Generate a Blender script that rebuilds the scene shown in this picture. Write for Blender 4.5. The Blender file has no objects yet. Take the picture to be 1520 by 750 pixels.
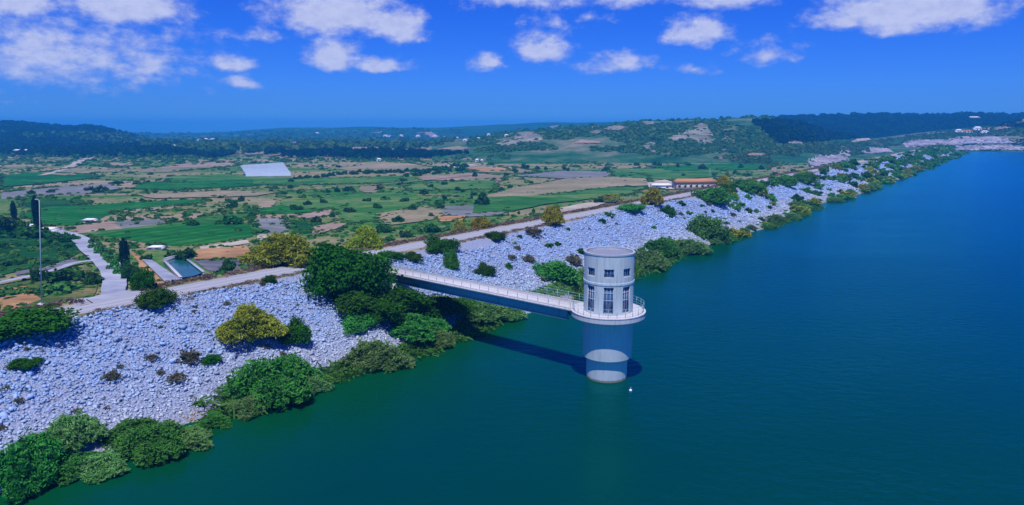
import bpy, bmesh, math, random
import numpy as np
from mathutils import Vector, Matrix
random.seed(7); rng = np.random.default_rng(7)
sc = bpy.context.scene
COL = sc.collection
# ------------------------------------------------------------------ camera model (pixel frame of the 1520 x 750 photograph)
F = 1014.0; TH = math.atan(185 / F); CAMZ = 30.0
cT, sT = math.cos(TH), math.sin(TH)
def rays(px, py):
    x = (np.asarray(px, float) - 760) / F; v = (375 - np.asarray(py, float)) / F
    return np.stack([x, cT + sT * v, -sT + cT * v], -1)
def proj(P):
    P = np.asarray(P, float); z = P[..., 2] - CAMZ
    d = P[..., 1] * cT - z * sT; u = P[..., 1] * sT + z * cT
    return 760 + F * P[..., 0] / d, 375 - F * u / d
# ------------------------------------------------------------------ noise
_perm = rng.random((64, 64))
def vnoise(x, y):
    xi = np.floor(x).astype(int); yi = np.floor(y).astype(int); fx = x - xi; fy = y - yi
    fx = fx * fx * (3 - 2 * fx); fy = fy * fy * (3 - 2 * fy)
    g = lambda a, b: _perm[a % 64, b % 64]
    return (g(xi, yi) * (1 - fx) + g(xi + 1, yi) * fx) * (1 - fy) + (g(xi, yi + 1) * (1 - fx) + g(xi + 1, yi + 1) * fx) * fy
def fbm(x, y, o=4):
    s = 0; a = .5
    for k in range(o):
        s = s + a * (vnoise(x + 17.3 * k, y + 5.1 * k) - .5); x = x * 2.03; y = y * 2.03; a *= .5
    return s
# ------------------------------------------------------------------ terrain
AX = np.array([0.60588, 0.79555]); NX = np.array([-0.79555, 0.60588])   # dam axis, and the normal towards the valley
ZV = -6.0; CREST = 8.6
def ap(al, pe):
    al = np.asarray(al, float); pe = np.asarray(pe, float)
    return al * AX[0] + pe * NX[0], al * AX[1] + pe * NX[1]
def shore(al):
    return 65.3 + 1.3 * np.sin(al * .05) + .8 * np.sin(al * .17 + 1) + np.clip((al - 500) / 530, 0, 1) * 8
def dam_z(al, pe):
    s0 = shore(al); t = (pe - s0) / (85 + np.clip((al - 500) / 530, 0, 1) * 6 - s0)
    z = np.clip(t, -.35, 1) * CREST
    z = z + np.where((t < .98), .35 * fbm(al * .25, pe * .25), 0)
    z = np.where(pe > 94.5, CREST - (pe - 94.5) * .5, z)
    return np.where((al > -160) & (al < 1120), z, -50)
def skyline(pts, Y):
    p = np.array(pts, float); d = rays(p[:, 0], p[:, 1])
    a = d[:, 0] / d[:, 1]; z = CAMZ + d[:, 2] / d[:, 1] * Y
    return a, z
class Hill:
    def __init__(s, pts, yb, yc, amp, fr, pw=1.1, tree=3.0):
        s.a, s.z = skyline(pts, yc); s.z = s.z - tree; s.yb, s.yc, s.amp, s.fr, s.pw = yb, yc, amp, fr, pw; s.ymin = min(q[1] for q in yb) if isinstance(yb, list) else yb
    def base(s, a):
        return np.interp(a, [q[0] for q in s.yb], [q[1] for q in s.yb]) if isinstance(s.yb, list) else s.yb + 0 * a
    def h(s, x, y):
        if np.max(y) < s.ymin: return np.full(np.shape(y), -9.0)
        y = np.maximum(y, 1.0); a = x / y; yb = s.base(a)
        zt = np.interp(a, s.a, s.z); t = (y - yb) / (s.yc - yb)
        tt = np.clip(t, 0, 1); p = np.sin(tt * math.pi / 2) ** s.pw
        p = np.where(t > 1, np.cos(np.clip((t - 1) * .8, 0, 1) * math.pi / 2), p)
        z = -9 + (zt + 9) * p
        z = z + s.amp * fbm(x * s.fr, y * s.fr, 5) * (4 * tt * (1 - tt)) * np.clip((zt + 9) / 40, 0, 1.2)
        return np.where((t < 0) | (t > 2.2), -9, z)
def pa(px): d = rays(px, 190); return float(d[0] / d[1])
HL = {
 'left':  Hill([(-900, 186), (-400, 176), (-150, 172), (0, 180), (20, 179), (60, 183), (95, 186), (130, 185), (150, 187), (170, 192), (200, 200), (235, 208), (300, 224), (380, 232)], 1050, 1700, 22, .006, 1.0, 3.5),
 'far':   Hill([(-1200, 188), (0, 190), (200, 196), (260, 197), (320, 195.5), (380, 192), (420, 190), (560, 189), (650, 188), (720, 186), (760, 184.5), (900, 182), (1500, 178), (2400, 175)], 1800, 3000, 40, .003, .9, 4),
 'middle': Hill([(640, 212), (700, 203), (760, 194), (850, 186.5), (905, 184), (940, 180), (960, 178.5), (1000, 179), (1030, 176.5), (1060, 176), (1110, 173.5), (1140, 173.5), (1180, 182), (1230, 196), (1330, 212)], 700, 1150, 26, .009, .95, 2.0),
 'ridge': Hill([(1000, 205), (1080, 186), (1130, 177), (1160, 174), (1200, 173), (1250, 171.5), (1310, 170), (1350, 171.5), (1390, 171.5), (1440, 168.5), (1475, 171), (1520, 170), (1700, 168), (2400, 166)], 1150, 1650, 18, .006, 1.0, 4),
 'right': Hill([(1040, 236), (1100, 226), (1160, 214), (1230, 206), (1300, 204), (1370, 195), (1420, 190), (1480, 185), (1520, 175), (1600, 163), (1800, 150), (2400, 150)],
               [(pa(1040), 740), (pa(1250), 800), (pa(1400), 852), (pa(1520), 866), (pa(2400), 880)], 1200, 16, .011, .9, 2),
}
def H(x, y):
    x = np.asarray(x, float); y = np.asarray(y, float)
    al = x * AX[0] + y * AX[1]; pe = x * NX[0] + y * NX[1]
    z = np.maximum(np.where(pe > 66, ZV, -8.0), dam_z(al, pe))
    for k in HL.values(): z = np.maximum(z, k.h(x, y))
    return z
def hit(px, py, wet=True):
    d = rays(np.atleast_1d(px), np.atleast_1d(py)); n = len(d)
    def ground(q):
        z = H(q[:, 0], q[:, 1])
        return np.where((z < 0) & ((q[:, 0] * NX[0] + q[:, 1] * NX[1]) < 66), 0, z)
    lo = np.full(n, 15.0); hi = np.full(n, 15.0); act = np.arange(n); t = np.full(n, 15.0)
    for i in range(900):
        t1 = t * 1.011 + .25; q = d[act] * t1[:, None]; b = (q[:, 2] + CAMZ < 130) & ((q[:, 2] + CAMZ) < ground(q))
        lo[act] = t; hi[act] = t1; act = act[~b]; t = t1[~b]
        if len(act) == 0 or t[0] > 9000: break
    for i in range(18):
        m = (lo + hi) / 2; q = d * m[:, None]; b = (q[:, 2] + CAMZ) < ground(q); hi = np.where(b, m, hi); lo = np.where(b, lo, m)
    q = d * hi[:, None]; q[:, 2] += CAMZ
    return q
def hit1(px, py): return hit([px], [py])[0]
# ------------------------------------------------------------------ mesh helpers
def mesh_np(name, V, F, attr=None, smooth=False):
    """F: list of int arrays (n,k)"""
    me = bpy.data.meshes.new(name); V = np.asarray(V, np.float32)
    F = [np.asarray(f, np.int32) for f in (F if isinstance(F, list) else [F])]
    me.vertices.add(len(V)); me.vertices.foreach_set('co', V.ravel())
    idx = np.concatenate([f.ravel() for f in F]); sz = np.concatenate([np.full(len(f), f.shape[1], np.int32) for f in F])
    st = np.concatenate([[0], np.cumsum(sz)[:-1]]).astype(np.int32)
    me.loops.add(len(idx)); me.loops.foreach_set('vertex_index', idx)
    me.polygons.add(len(sz)); me.polygons.foreach_set('loop_start', st)
    try: me.polygons.foreach_set('loop_total', sz)
    except Exception: pass
    if smooth: me.polygons.foreach_set('use_smooth', np.ones(len(sz), bool))
    if attr is not None:
        a = me.attributes.new('rnd', 'FLOAT', 'FACE'); a.data.foreach_set('value', np.asarray(attr, np.float32))
    me.update(calc_edges=True)
    return me
def link(name, me, mat=None, parent=None, loc=None):
    o = bpy.data.objects.new(name, me); COL.objects.link(o)
    if mat is not None and me is not None and len(me.materials) == 0: me.materials.append(mat)
    if parent is not None: o.parent = parent
    if loc is not None: o.location = loc
    return o
def tag(o, label=None, cat=None, group=None, kind=None):
    if label: o['label'] = label
    if cat: o['category'] = cat
    if group: o['group'] = group
    if kind: o['kind'] = kind
    return o
def empty(name, loc, rz=0):
    o = bpy.data.objects.new(name, None); COL.objects.link(o); o.location = loc; o.rotation_euler = (0, 0, rz); o.empty_display_size = .5
    return o
class MB:
    def __init__(s): s.V = []; s.F = {3: [], 4: []}; s.n = 0
    def add(s, v, f):
        for q in f: s.F.setdefault(len(q), []).append([i + s.n for i in q])
        s.V += [tuple(p) for p in v]; s.n += len(v)
    def box(s, c, d, M=None):
        v = [Vector((c[0] + sx * d[0] / 2, c[1] + sy * d[1] / 2, c[2] + sz * d[2] / 2)) for sx in (-1, 1) for sy in (-1, 1) for sz in (-1, 1)]
        if M is not None: v = [M @ p for p in v]
        s.add(v, [(0, 1, 3, 2), (4, 6, 7, 5), (0, 4, 5, 1), (2, 3, 7, 6), (0, 2, 6, 4), (1, 5, 7, 3)])
    def tube(s, a, b, r0, r1=None, n=8, cap=True):
        a, b = Vector(a), Vector(b); r1 = r0 if r1 is None else r1; w = (b - a).normalized()
        u = w.orthogonal().normalized(); t = w.cross(u)
        v = [a + (u * math.cos(2 * math.pi * i / n) + t * math.sin(2 * math.pi * i / n)) * r0 for i in range(n)] + \
            [b + (u * math.cos(2 * math.pi * i / n) + t * math.sin(2 * math.pi * i / n)) * r1 for i in range(n)]
        f = [(i, (i + 1) % n, n + (i + 1) % n, n + i) for i in range(n)]
        if cap: f += [tuple(range(n - 1, -1, -1)), tuple(range(n, 2 * n))]
        s.add(v, f)
    def lathe(s, prof, n=64, c=(0, 0)):
        v = [(c[0] + r * math.cos(2 * math.pi * i / n), c[1] + r * math.sin(2 * math.pi * i / n), z) for r, z in prof for i in range(n)]
        f = [(k * n + i, k * n + (i + 1) % n, (k + 1) * n + (i + 1) % n, (k + 1) * n + i) for k in range(len(prof) - 1) for i in range(n)]
        s.add(v, f)
    def path(s, pts, r, n=6):
        for a, b in zip(pts[:-1], pts[1:]): s.tube(a, b, r, r, n)
    def mesh(s, name):
        return mesh_np(name, np.array(s.V, float).reshape(-1, 3), [np.array(f) for k, f in s.F.items() if len(f)])
    def build(s, name, mat, parent=None, loc=None, smooth=None):
        me = s.mesh(name)
        if smooth:
            me.polygons.foreach_set('use_smooth', np.ones(len(me.polygons), bool)); me.set_sharp_from_angle(angle=math.radians(smooth))
        return link(name, me, mat, parent, loc)
# ------------------------------------------------------------------ materials
def newmat(name):
    m = bpy.data.materials.new(name); m.use_nodes = True; nt = m.node_tree; nt.nodes.clear()
    return m, nt, nt.nodes, nt.links
def N(nt, t, **kw):
    n = nt.nodes.new(t)
    for k, v in kw.items():
        if k.startswith('i_'): n.inputs[k[2:].replace('_', ' ')].default_value = v
        else: setattr(n, k, v)
    return n
def ramp(nt, fac, stops):
    r = nt.nodes.new('ShaderNodeValToRGB'); e = r.color_ramp.elements
    while len(e) < len(stops): e.new(.5)
    for k, (p, c) in enumerate(stops): e[k].position = p; e[k].color = (*c, 1)
    nt.links.new(fac, r.inputs[0]); return r.outputs[0]
def mixc(nt, fac, a, b, mode='MIX'):
    m = nt.nodes.new('ShaderNodeMix'); m.data_type = 'RGBA'; m.blend_type = mode
    for s, i in ((fac, 0), (a, 6), (b, 7)):
        if hasattr(s, 'links'): nt.links.new(s, m.inputs[i])
        else: m.inputs[i].default_value = (*s, 1) if isinstance(s, tuple) else s
    return m.outputs[2]
def noise(nt, scale, detail=4, rough=.55, vec=None, out='Fac', dist=0):
    n = N(nt, 'ShaderNodeTexNoise'); n.inputs['Scale'].default_value = scale; n.inputs['Detail'].default_value = detail
    n.inputs['Roughness'].default_value = rough; n.inputs['Distortion'].default_value = dist
    if vec is not None: nt.links.new(vec, n.inputs['Vector'])
    return n.outputs[out]
def math1(nt, op, a, b=None, clamp=False):
    m = nt.nodes.new('ShaderNodeMath'); m.operation = op; m.use_clamp = clamp
    for s, i in ((a, 0), (b, 1)):
        if s is None: continue
        if hasattr(s, 'links'): nt.links.new(s, m.inputs[i])
        else: m.inputs[i].default_value = s
    return m.outputs[0]
def pos(nt): return nt.nodes.new('ShaderNodeNewGeometry').outputs['Position']
def vmap(nt, vec, scale, rot=(0, 0, 0)):
    m = nt.nodes.new('ShaderNodeMapping'); m.inputs['Scale'].default_value = scale; m.inputs['Rotation'].default_value = rot
    nt.links.new(vec, m.inputs['Vector']); return m.outputs[0]
def bump(nt, h, strength, dist):
    b = nt.nodes.new('ShaderNodeBump'); b.inputs['Strength'].default_value = strength; b.inputs['Distance'].default_value = dist
    nt.links.new(h, b.inputs['Height']); return b.outputs[0]
def bsdf(nt, col, rough=.9, spec=.2, nrm=None, metal=0):
    p = nt.nodes.new('ShaderNodeBsdfPrincipled'); p.inputs['Roughness'].default_value = rough; p.inputs['Specular IOR Level'].default_value = spec; p.inputs['Metallic'].default_value = metal
    if hasattr(col, 'links'): nt.links.new(col, p.inputs['Base Color'])
    else: p.inputs['Base Color'].default_value = (*col, 1)
    if nrm is not None: nt.links.new(nrm, p.inputs['Normal'])
    o = nt.nodes.new('ShaderNodeOutputMaterial'); nt.links.new(p.outputs[0], o.inputs['Surface'])
    return p
def plain(name, col, rough=.8, var=.25, scale=2.0, spec=.2, b=.0, metal=0, streak=False):
    m, nt, nd, lk = newmat(name); P = pos(nt)
    v = vmap(nt, P, (1, 1, .15)) if streak else P
    n = noise(nt, scale, 5, .6, v)
    c = mixc(nt, n, tuple(x * (1 - var) for x in col), tuple(min(1, x * (1 + var)) for x in col))
    bsdf(nt, c, rough, spec, bump(nt, noise(nt, scale * 6, 3, .6, P), b, .05) if b else None, metal); return m
def foliage(name, cols, scale=.6, trans=.33):
    m, nt, nd, lk = newmat(name)
    at = N(nt, 'ShaderNodeAttribute', attribute_name='rnd'); oi = N(nt, 'ShaderNodeObjectInfo')
    n = noise(nt, scale, 3, .6, pos(nt))
    f = math1(nt, 'ADD', math1(nt, 'MULTIPLY', at.outputs['Fac'], .55), math1(nt, 'MULTIPLY', math1(nt, 'ADD', n, -.25), .9), True)
    c = ramp(nt, f, [(0, cols[0]), (.5, cols[1]), (1, cols[2])])
    hv = N(nt, 'ShaderNodeHueSaturation'); lk.new(c, hv.inputs['Color'])
    lk.new(math1(nt, 'ADD', math1(nt, 'MULTIPLY', oi.outputs['Random'], .04), .48), hv.inputs['Hue'])
    lk.new(math1(nt, 'ADD', math1(nt, 'MULTIPLY', oi.outputs['Random'], .4), .8), hv.inputs['Value'])
    d = N(nt, 'ShaderNodeBsdfDiffuse'); t = N(nt, 'ShaderNodeBsdfTranslucent'); lk.new(hv.outputs[0], d.inputs[0]); lk.new(hv.outputs[0], t.inputs[0])
    x = N(nt, 'ShaderNodeMixShader'); x.inputs[0].default_value = trans; lk.new(d.outputs[0], x.inputs[1]); lk.new(t.outputs[0], x.inputs[2])
    o = N(nt, 'ShaderNodeOutputMaterial'); lk.new(x.outputs[0], o.inputs['Surface']); return m
M = {}
M['dark']  = foliage('foliage_dark', [(.012, .06, .004), (.026, .115, .010), (.07, .19, .016)])
M['green'] = foliage('foliage_green', [(.028, .14, .018), (.06, .23, .036), (.12, .31, .065)])
M['tam']   = foliage('foliage_yellow', [(.14, .22, .018), (.29, .36, .035), (.42, .47, .07)])
M['gold']  = foliage('foliage_gold', [(.18, .20, .012), (.38, .37, .03), (.5, .48, .07)])
M['grey']  = foliage('foliage_greygreen', [(.06, .17, .04), (.13, .28, .075), (.26, .40, .15)])
M['brown'] = foliage('foliage_brown', [(.08, .10, .06), (.16, .16, .10), (.28, .25, .17)])
M['straw'] = foliage('dry_grass', [(.12, .09, .07), (.24, .18, .13), (.36, .30, .2)])
M['pine']  = foliage('foliage_pine', [(.003, .016, .010), (.006, .032, .016), (.012, .05, .022)], .2)  # cypress and bush green; on ridge woods its darkness is painted cloud shadow
M['scrub'] = foliage('foliage_scrub', [(.018, .09, .009), (.045, .14, .018), (.13, .20, .04)], .05)
M['bark'] = plain('bark', (.10, .075, .06), .95, .35, 6)
M['conc'] = plain('pale_concrete', (.60, .58, .64), .85, .12, 1.2, b=.15)
M['conc_dark'] = plain('stained_concrete', (.33, .36, .42), .85, .25, .8, b=.2, streak=True)
M['shaft'] = plain('shaft_concrete', (.40, .45, .50), .85, .22, .9, b=.15, streak=True)
M['plaster'] = plain('tower_plaster', (.50, .55, .60), .8, .24, 1.4, b=.1, streak=True)
M['girder'] = plain('girder_paint', (.14, .27, .38), .6, .2, 1.5)  # grey concrete, with its bluish shade mixed into the colour
M['rail'] = plain('rail_paint', (.26, .44, .50), .5, .15, 3)
M['frame'] = plain('frame_paint', (.42, .46, .56), .5, .1, 3)
M['roofing'] = plain('roof_gravel', (.20, .22, .30), .95, .25, 1.5, b=.3)
M['cream_wall'] = plain('cream_wall', (.52, .46, .34), .85, .2, .5)
M['tile'] = plain('orange_tile', (.44, .21, .08), .85, .25, 1.5)
M['white'] = plain('white_wall', (.72, .72, .74), .8, .1, .8)
M['dark_win'] = plain('dark_window', (.03, .05, .09), .2, .2, 1, spec=.5)
M['steel'] = plain('galvanised', (.30, .38, .46), .5, .1, 2)
def glassm():
    m, nt, nd, lk = newmat('window_glass'); bsdf(nt, mixc(nt, noise(nt, 1.3, 2, .5, pos(nt)), (.02, .06, .14), (.06, .16, .30)), .12, .8); return m
def weathered(name, col, stain, tide=False):
    m, nt, nd, lk = newmat(name); P = pos(nt)
    n1 = noise(nt, 1.0, 5, .6, P); st = noise(nt, 3.2, 4, .65, vmap(nt, P, (1, 1, .07))); n2 = noise(nt, .5, 3, .6, P)
    c = mixc(nt, n1, tuple(x * .86 for x in col), tuple(min(1, x * 1.1) for x in col))
    k = N(nt, 'ShaderNodeMapRange', interpolation_type='SMOOTHSTEP'); lk.new(math1(nt, 'ADD', math1(nt, 'MULTIPLY', st, .7), math1(nt, 'MULTIPLY', n2, .3)), k.inputs[0]); k.inputs[1].default_value = .47; k.inputs[2].default_value = .66
    c = mixc(nt, math1(nt, 'MULTIPLY', k.outputs[0], .6), c, stain)
    if tide:
        sp = N(nt, 'ShaderNodeSeparateXYZ'); lk.new(P, sp.inputs[0]); t = N(nt, 'ShaderNodeMapRange'); lk.new(math1(nt, 'ADD', sp.outputs[2], math1(nt, 'MULTIPLY', st, -.35)), t.inputs[0]); t.inputs[1].default_value = .0; t.inputs[2].default_value = .16
        c = mixc(nt, t.outputs[0], (.16, .17, .12), c)
    bsdf(nt, c, .85, .15, bump(nt, noise(nt, 9, 3, .6, P), .25, .03)); return m
M['plaster'] = weathered('tower_plaster', (.48, .54, .58), (.30, .33, .36))
M['shaft'] = weathered('shaft_concrete', (.42, .47, .52), (.25, .30, .34), True)
M['conc'] = weathered('pale_concrete', (.50, .49, .53), (.30, .29, .31))
M['glass'] = glassm()
def rockm(boulder=False):
    m, nt, nd, lk = newmat('rock_pale' if not boulder else 'boulder_pale'); P = pos(nt)
    at = N(nt, 'ShaderNodeAttribute', attribute_name='rnd') if not boulder else N(nt, 'ShaderNodeObjectInfo')
    r = at.outputs['Fac' if not boulder else 'Random']
    sep = N(nt, 'ShaderNodeSeparateXYZ'); lk.new(P, sep.inputs[0])
    hz = math1(nt, 'ADD', sep.outputs[2], math1(nt, 'MULTIPLY', noise(nt, .12, 3, .6, P), 4.0))
    mr = N(nt, 'ShaderNodeMapRange'); lk.new(hz, mr.inputs[0]); mr.inputs[1].default_value = 3.4; mr.inputs[2].default_value = 6.6
    col = mixc(nt, mr.outputs[0], (.54, .58, .62), (.27, .43, .73))              # bleached band above the water, bluish grey above
    col = mixc(nt, math1(nt, 'MULTIPLY', noise(nt, .05, 4, .6, P), .5), col, (.32, .41, .61))
    v = math1(nt, 'ADD', math1(nt, 'MULTIPLY', r, .5), .70)
    gr = N(nt, 'ShaderNodeCombineXYZ'); [lk.new(v, gr.inputs[i]) for i in range(3)]
    col = mixc(nt, 1.0, col, gr.outputs[0], 'MULTIPLY')
    col = mixc(nt, math1(nt, 'MULTIPLY', noise(nt, 1.6, 4, .65, P), .45), col, (.20, .23, .33))
    so_ = N(nt, 'ShaderNodeMapRange', interpolation_type='SMOOTHSTEP'); lk.new(noise(nt, .16, 5, .65, P, dist=.5), so_.inputs[0]); so_.inputs[1].default_value = .54; so_.inputs[2].default_value = .72
    col = mixc(nt, math1(nt, 'MULTIPLY', so_.outputs[0], .55), col, (.27, .26, .25))      # soil-stained patches
    wet = N(nt, 'ShaderNodeMapRange'); lk.new(sep.outputs[2], wet.inputs[0]); wet.inputs[1].default_value = .2; wet.inputs[2].default_value = .9
    col = mixc(nt, wet.outputs[0], (.36, .25, .12), col)
    bsdf(nt, col, .9, .15, bump(nt, noise(nt, 5, 4, .6, P), .5, .08)); return m
M['rock'] = rockm(); M['boulder'] = rockm(True)
def bankm():
    m, nt, nd, lk = newmat('rubble_bank'); P = pos(nt)
    vo = N(nt, 'ShaderNodeTexVoronoi'); vo.inputs['Scale'].default_value = 3.2; lk.new(P, vo.inputs['Vector'])
    c = mixc(nt, vo.outputs['Distance'], (.31, .40, .60), (.14, .18, .29))
    c = mixc(nt, noise(nt, .08, 4, .6, P), c, (.26, .28, .38))
    bsdf(nt, c, .95, .1, bump(nt, vo.outputs['Distance'], .8, .3)); return m
M['bank'] = bankm()
def groundm(name, stops, sc1=.012, sc2=.25, rot=.65, stretch=3.0):
    m, nt, nd, lk = newmat(name); P = pos(nt)
    v = vmap(nt, P, (1 / stretch, 1, 1), (0, 0, rot))
    a = noise(nt, sc1, 6, .62, v, dist=.6); b = noise(nt, sc2, 5, .65, P)
    f = math1(nt, 'ADD', math1(nt, 'MULTIPLY', a, .72), math1(nt, 'MULTIPLY', b, .28))
    bsdf(nt, ramp(nt, f, stops), .95, .05, bump(nt, b, .4, .6)); return m
M['ground'] = groundm('valley_ground', [(.28, (.005, .055, .006)), (.385, (.013, .10, .010)), (.455, (.05, .14, .02)), (.495, (.15, .165, .065)), (.55, (.24, .19, .12)), (.66, (.34, .27, .21))])
M['hillwood'] = groundm('hill_woods', [(.30, (.004, .03, .012)), (.42, (.010, .065, .02)), (.50, (.03, .10, .035)), (.58, (.10, .13, .07)), (.68, (.22, .19, .15))], .012, .06, .2, 1.5)
M['pinewood'] = groundm('dark_woods', [(.3, (.002, .012, .010)), (.6, (.005, .026, .015)), (.8, (.012, .04, .02))], .01, .08, .2, 1.2)  # right ridge: cloud shadow painted in as dark ground colour
M['farland'] = groundm('far_woods', [(.3, (.004, .04, .03)), (.5, (.012, .07, .04)), (.58, (.03, .10, .05)), (.66, (.12, .14, .09)), (.74, (.26, .22, .17))], .0035, .02, .1, 4)
def fieldm(name, c0, c1, c2, rows=0.0, rot=0.0, sc_=.03):
    m, nt, nd, lk = newmat(name); P = pos(nt)
    v = vmap(nt, P, (.45, 1, 1), (0, 0, .6))
    a = noise(nt, sc_, 6, .68, v, dist=.6); b = noise(nt, .28, 5, .72, v)
    f = math1(nt, 'ADD', math1(nt, 'MULTIPLY', a, .55), math1(nt, 'MULTIPLY', b, .45))
    c = ramp(nt, f, [(.37, c0), (.5, c1), (.62, c2)])
    if rows:
        w = N(nt, 'ShaderNodeTexWave'); w.inputs['Scale'].default_value = rows; w.inputs['Distortion'].default_value = 1.2; w.inputs['Detail'].default_value = 2
        lk.new(vmap(nt, P, (1, 1, 1), (0, 0, rot)), w.inputs['Vector'])
        c = mixc(nt, math1(nt, 'MULTIPLY', w.outputs['Fac'], .6), c, c0)
    bsdf(nt, c, .95, .05, bump(nt, b, .4, .5)); return m
FM = {
 'vivid': fieldm('crop_green', (.004, .060, .006), (.012, .125, .014), (.05, .19, .03), .045, .5),
 'green': fieldm('meadow_green', (.008, .075, .010), (.035, .135, .020), (.14, .19, .06), 0, 0),
 'dkgreen': fieldm('orchard_green', (.004, .040, .006), (.010, .075, .012), (.035, .12, .02), .06, 1.0),
 'tan': fieldm('dry_tan', (.06, .13, .035), (.21, .18, .11), (.32, .26, .18)),
 'pink': fieldm('bare_pink', (.10, .13, .05), (.26, .19, .15), (.36, .28, .25)),
 'lav': fieldm('bare_grey', (.08, .11, .08), (.15, .155, .165), (.23, .22, .25)),
 'orange': fieldm('orange_soil', (.18, .11, .05), (.34, .19, .09), (.42, .27, .15)),
 'cream': fieldm('pale_earth', (.18, .17, .13), (.35, .31, .26), (.48, .43, .39)),
 'purple': fieldm('dark_plough', (.05, .07, .06), (.10, .10, .13), (.17, .16, .19)),
 'plastic': fieldm('white_plastic', (.23, .29, .37), (.29, .35, .44), (.34, .40, .50), .25, .3),
 'rock': fieldm('cliff_rock', (.03, .08, .035), (.17, .165, .13), (.33, .30, .27), 0, 0, .05),
 'track': fieldm('pale_track', (.17, .19, .25), (.27, .29, .37), (.36, .38, .46), 0, 0, .15),
 'terrace': fieldm('rubble_terrace', (.03, .06, .05), (.24, .22, .27), (.48, .44, .47), 0, 0, .09),
 'scrubby': fieldm('scrub_mix', (.012, .06, .008), (.06, .10, .02), (.24, .18, .09), 0, 0, .06),
}
def roadm():
    m, nt, nd, lk = newmat('dusty_gravel_road'); P = pos(nt)
    v = vmap(nt, P, (1, .06, 1), (0, 0, math.atan2(AX[0], AX[1])))
    n = noise(nt, .9, 4, .6, v); g = noise(nt, .35, 5, .65, P); s = noise(nt, 5, 3, .7, P)
    c = mixc(nt, n, (.25, .27, .33), (.36, .385, .455)); c = mixc(nt, math1(nt, 'MULTIPLY', g, .55), c, (.24, .23, .27)); c = mixc(nt, math1(nt, 'MULTIPLY', s, .3), c, (.52, .52, .6))
    dp = N(nt, 'ShaderNodeVectorMath', operation='DOT_PRODUCT'); lk.new(P, dp.inputs[0]); dp.inputs[1].default_value = (NX[0], NX[1], 0)
    tr = math1(nt, 'ABSOLUTE', math1(nt, 'ADD', math1(nt, 'ABSOLUTE', math1(nt, 'ADD', math1(nt, 'ADD', dp.outputs['Value'], math1(nt, 'MULTIPLY', g, 1.2)), -90.0)), -.85))
    mt = N(nt, 'ShaderNodeMapRange', interpolation_type='SMOOTHSTEP'); lk.new(tr, mt.inputs[0]); mt.inputs[1].default_value = .15; mt.inputs[2].default_value = .65
    c = mixc(nt, math1(nt, 'MULTIPLY', mt.outputs[0], .45), c, (.22, .22, .24))
    bsdf(nt, c, .95, .1, bump(nt, s, .3, .03)); return m
M['road'] = roadm()
def waterm():
    m, nt, nd, lk = newmat('reservoir_water'); P = pos(nt)
    dp = N(nt, 'ShaderNodeVectorMath', operation='DOT_PRODUCT'); lk.new(P, dp.inputs[0]); dp.inputs[1].default_value = (NX[0], NX[1], 0)
    mr = N(nt, 'ShaderNodeMapRange'); lk.new(math1(nt, 'ADD', dp.outputs['Value'], math1(nt, 'MULTIPLY', noise(nt, .08, 3, .6, P), 10)), mr.inputs[0])
    mr.inputs[1].default_value = 48; mr.inputs[2].default_value = 71
    deep = mixc(nt, noise(nt, .012, 3, .5, P), (.000, .032, .022), (.000, .046, .038))
    c = mixc(nt, mr.outputs[0], deep, (.001, .054, .014))
    w1 = noise(nt, .55, 4, .6, vmap(nt, P, (1, 1.7, 1), (0, 0, .5))); w2 = noise(nt, 2.6, 3, .6, vmap(nt, P, (1, 1.5, 1), (0, 0, -.2)))
    h = math1(nt, 'ADD', w1, math1(nt, 'MULTIPLY', w2, .25))
    wp = N(nt, 'ShaderNodeMapRange'); lk.new(noise(nt, .018, 4, .6, vmap(nt, P, (1, 2.2, 1), (0, 0, .4)), dist=.8), wp.inputs[0]); wp.inputs[1].default_value = .35; wp.inputs[2].default_value = .68; wp.inputs[3].default_value = .10; wp.inputs[4].default_value = .34
    nb = bump(nt, h, .30, .5); lk.new(wp.outputs[0], nb.node.inputs['Strength'])
    df = N(nt, 'ShaderNodeBsdfDiffuse'); lk.new(c, df.inputs['Color'])
    gl = N(nt, 'ShaderNodeBsdfGlossy'); gl.inputs['Color'].default_value = (.12, .78, 1.0, 1); gl.inputs['Roughness'].default_value = .2; lk.new(nb, gl.inputs['Normal'])
    fr = N(nt, 'ShaderNodeFresnel'); fr.inputs['IOR'].default_value = 1.33; lk.new(nb, fr.inputs['Normal'])
    mx = N(nt, 'ShaderNodeMixShader'); lk.new(fr.outputs[0], mx.inputs[0]); lk.new(df.outputs[0], mx.inputs[1]); lk.new(gl.outputs[0], mx.inputs[2])
    o = N(nt, 'ShaderNodeOutputMaterial'); lk.new(mx.outputs[0], o.inputs['Surface']); return m
M['water'] = waterm()
def pondm():
    m, nt, nd, lk = newmat('pond_water'); bsdf(nt, mixc(nt, noise(nt, .2, 3, .5, pos(nt)), (.0, .055, .05), (.01, .10, .085)), .15, .4); return m
M['pond'] = pondm()
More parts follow.
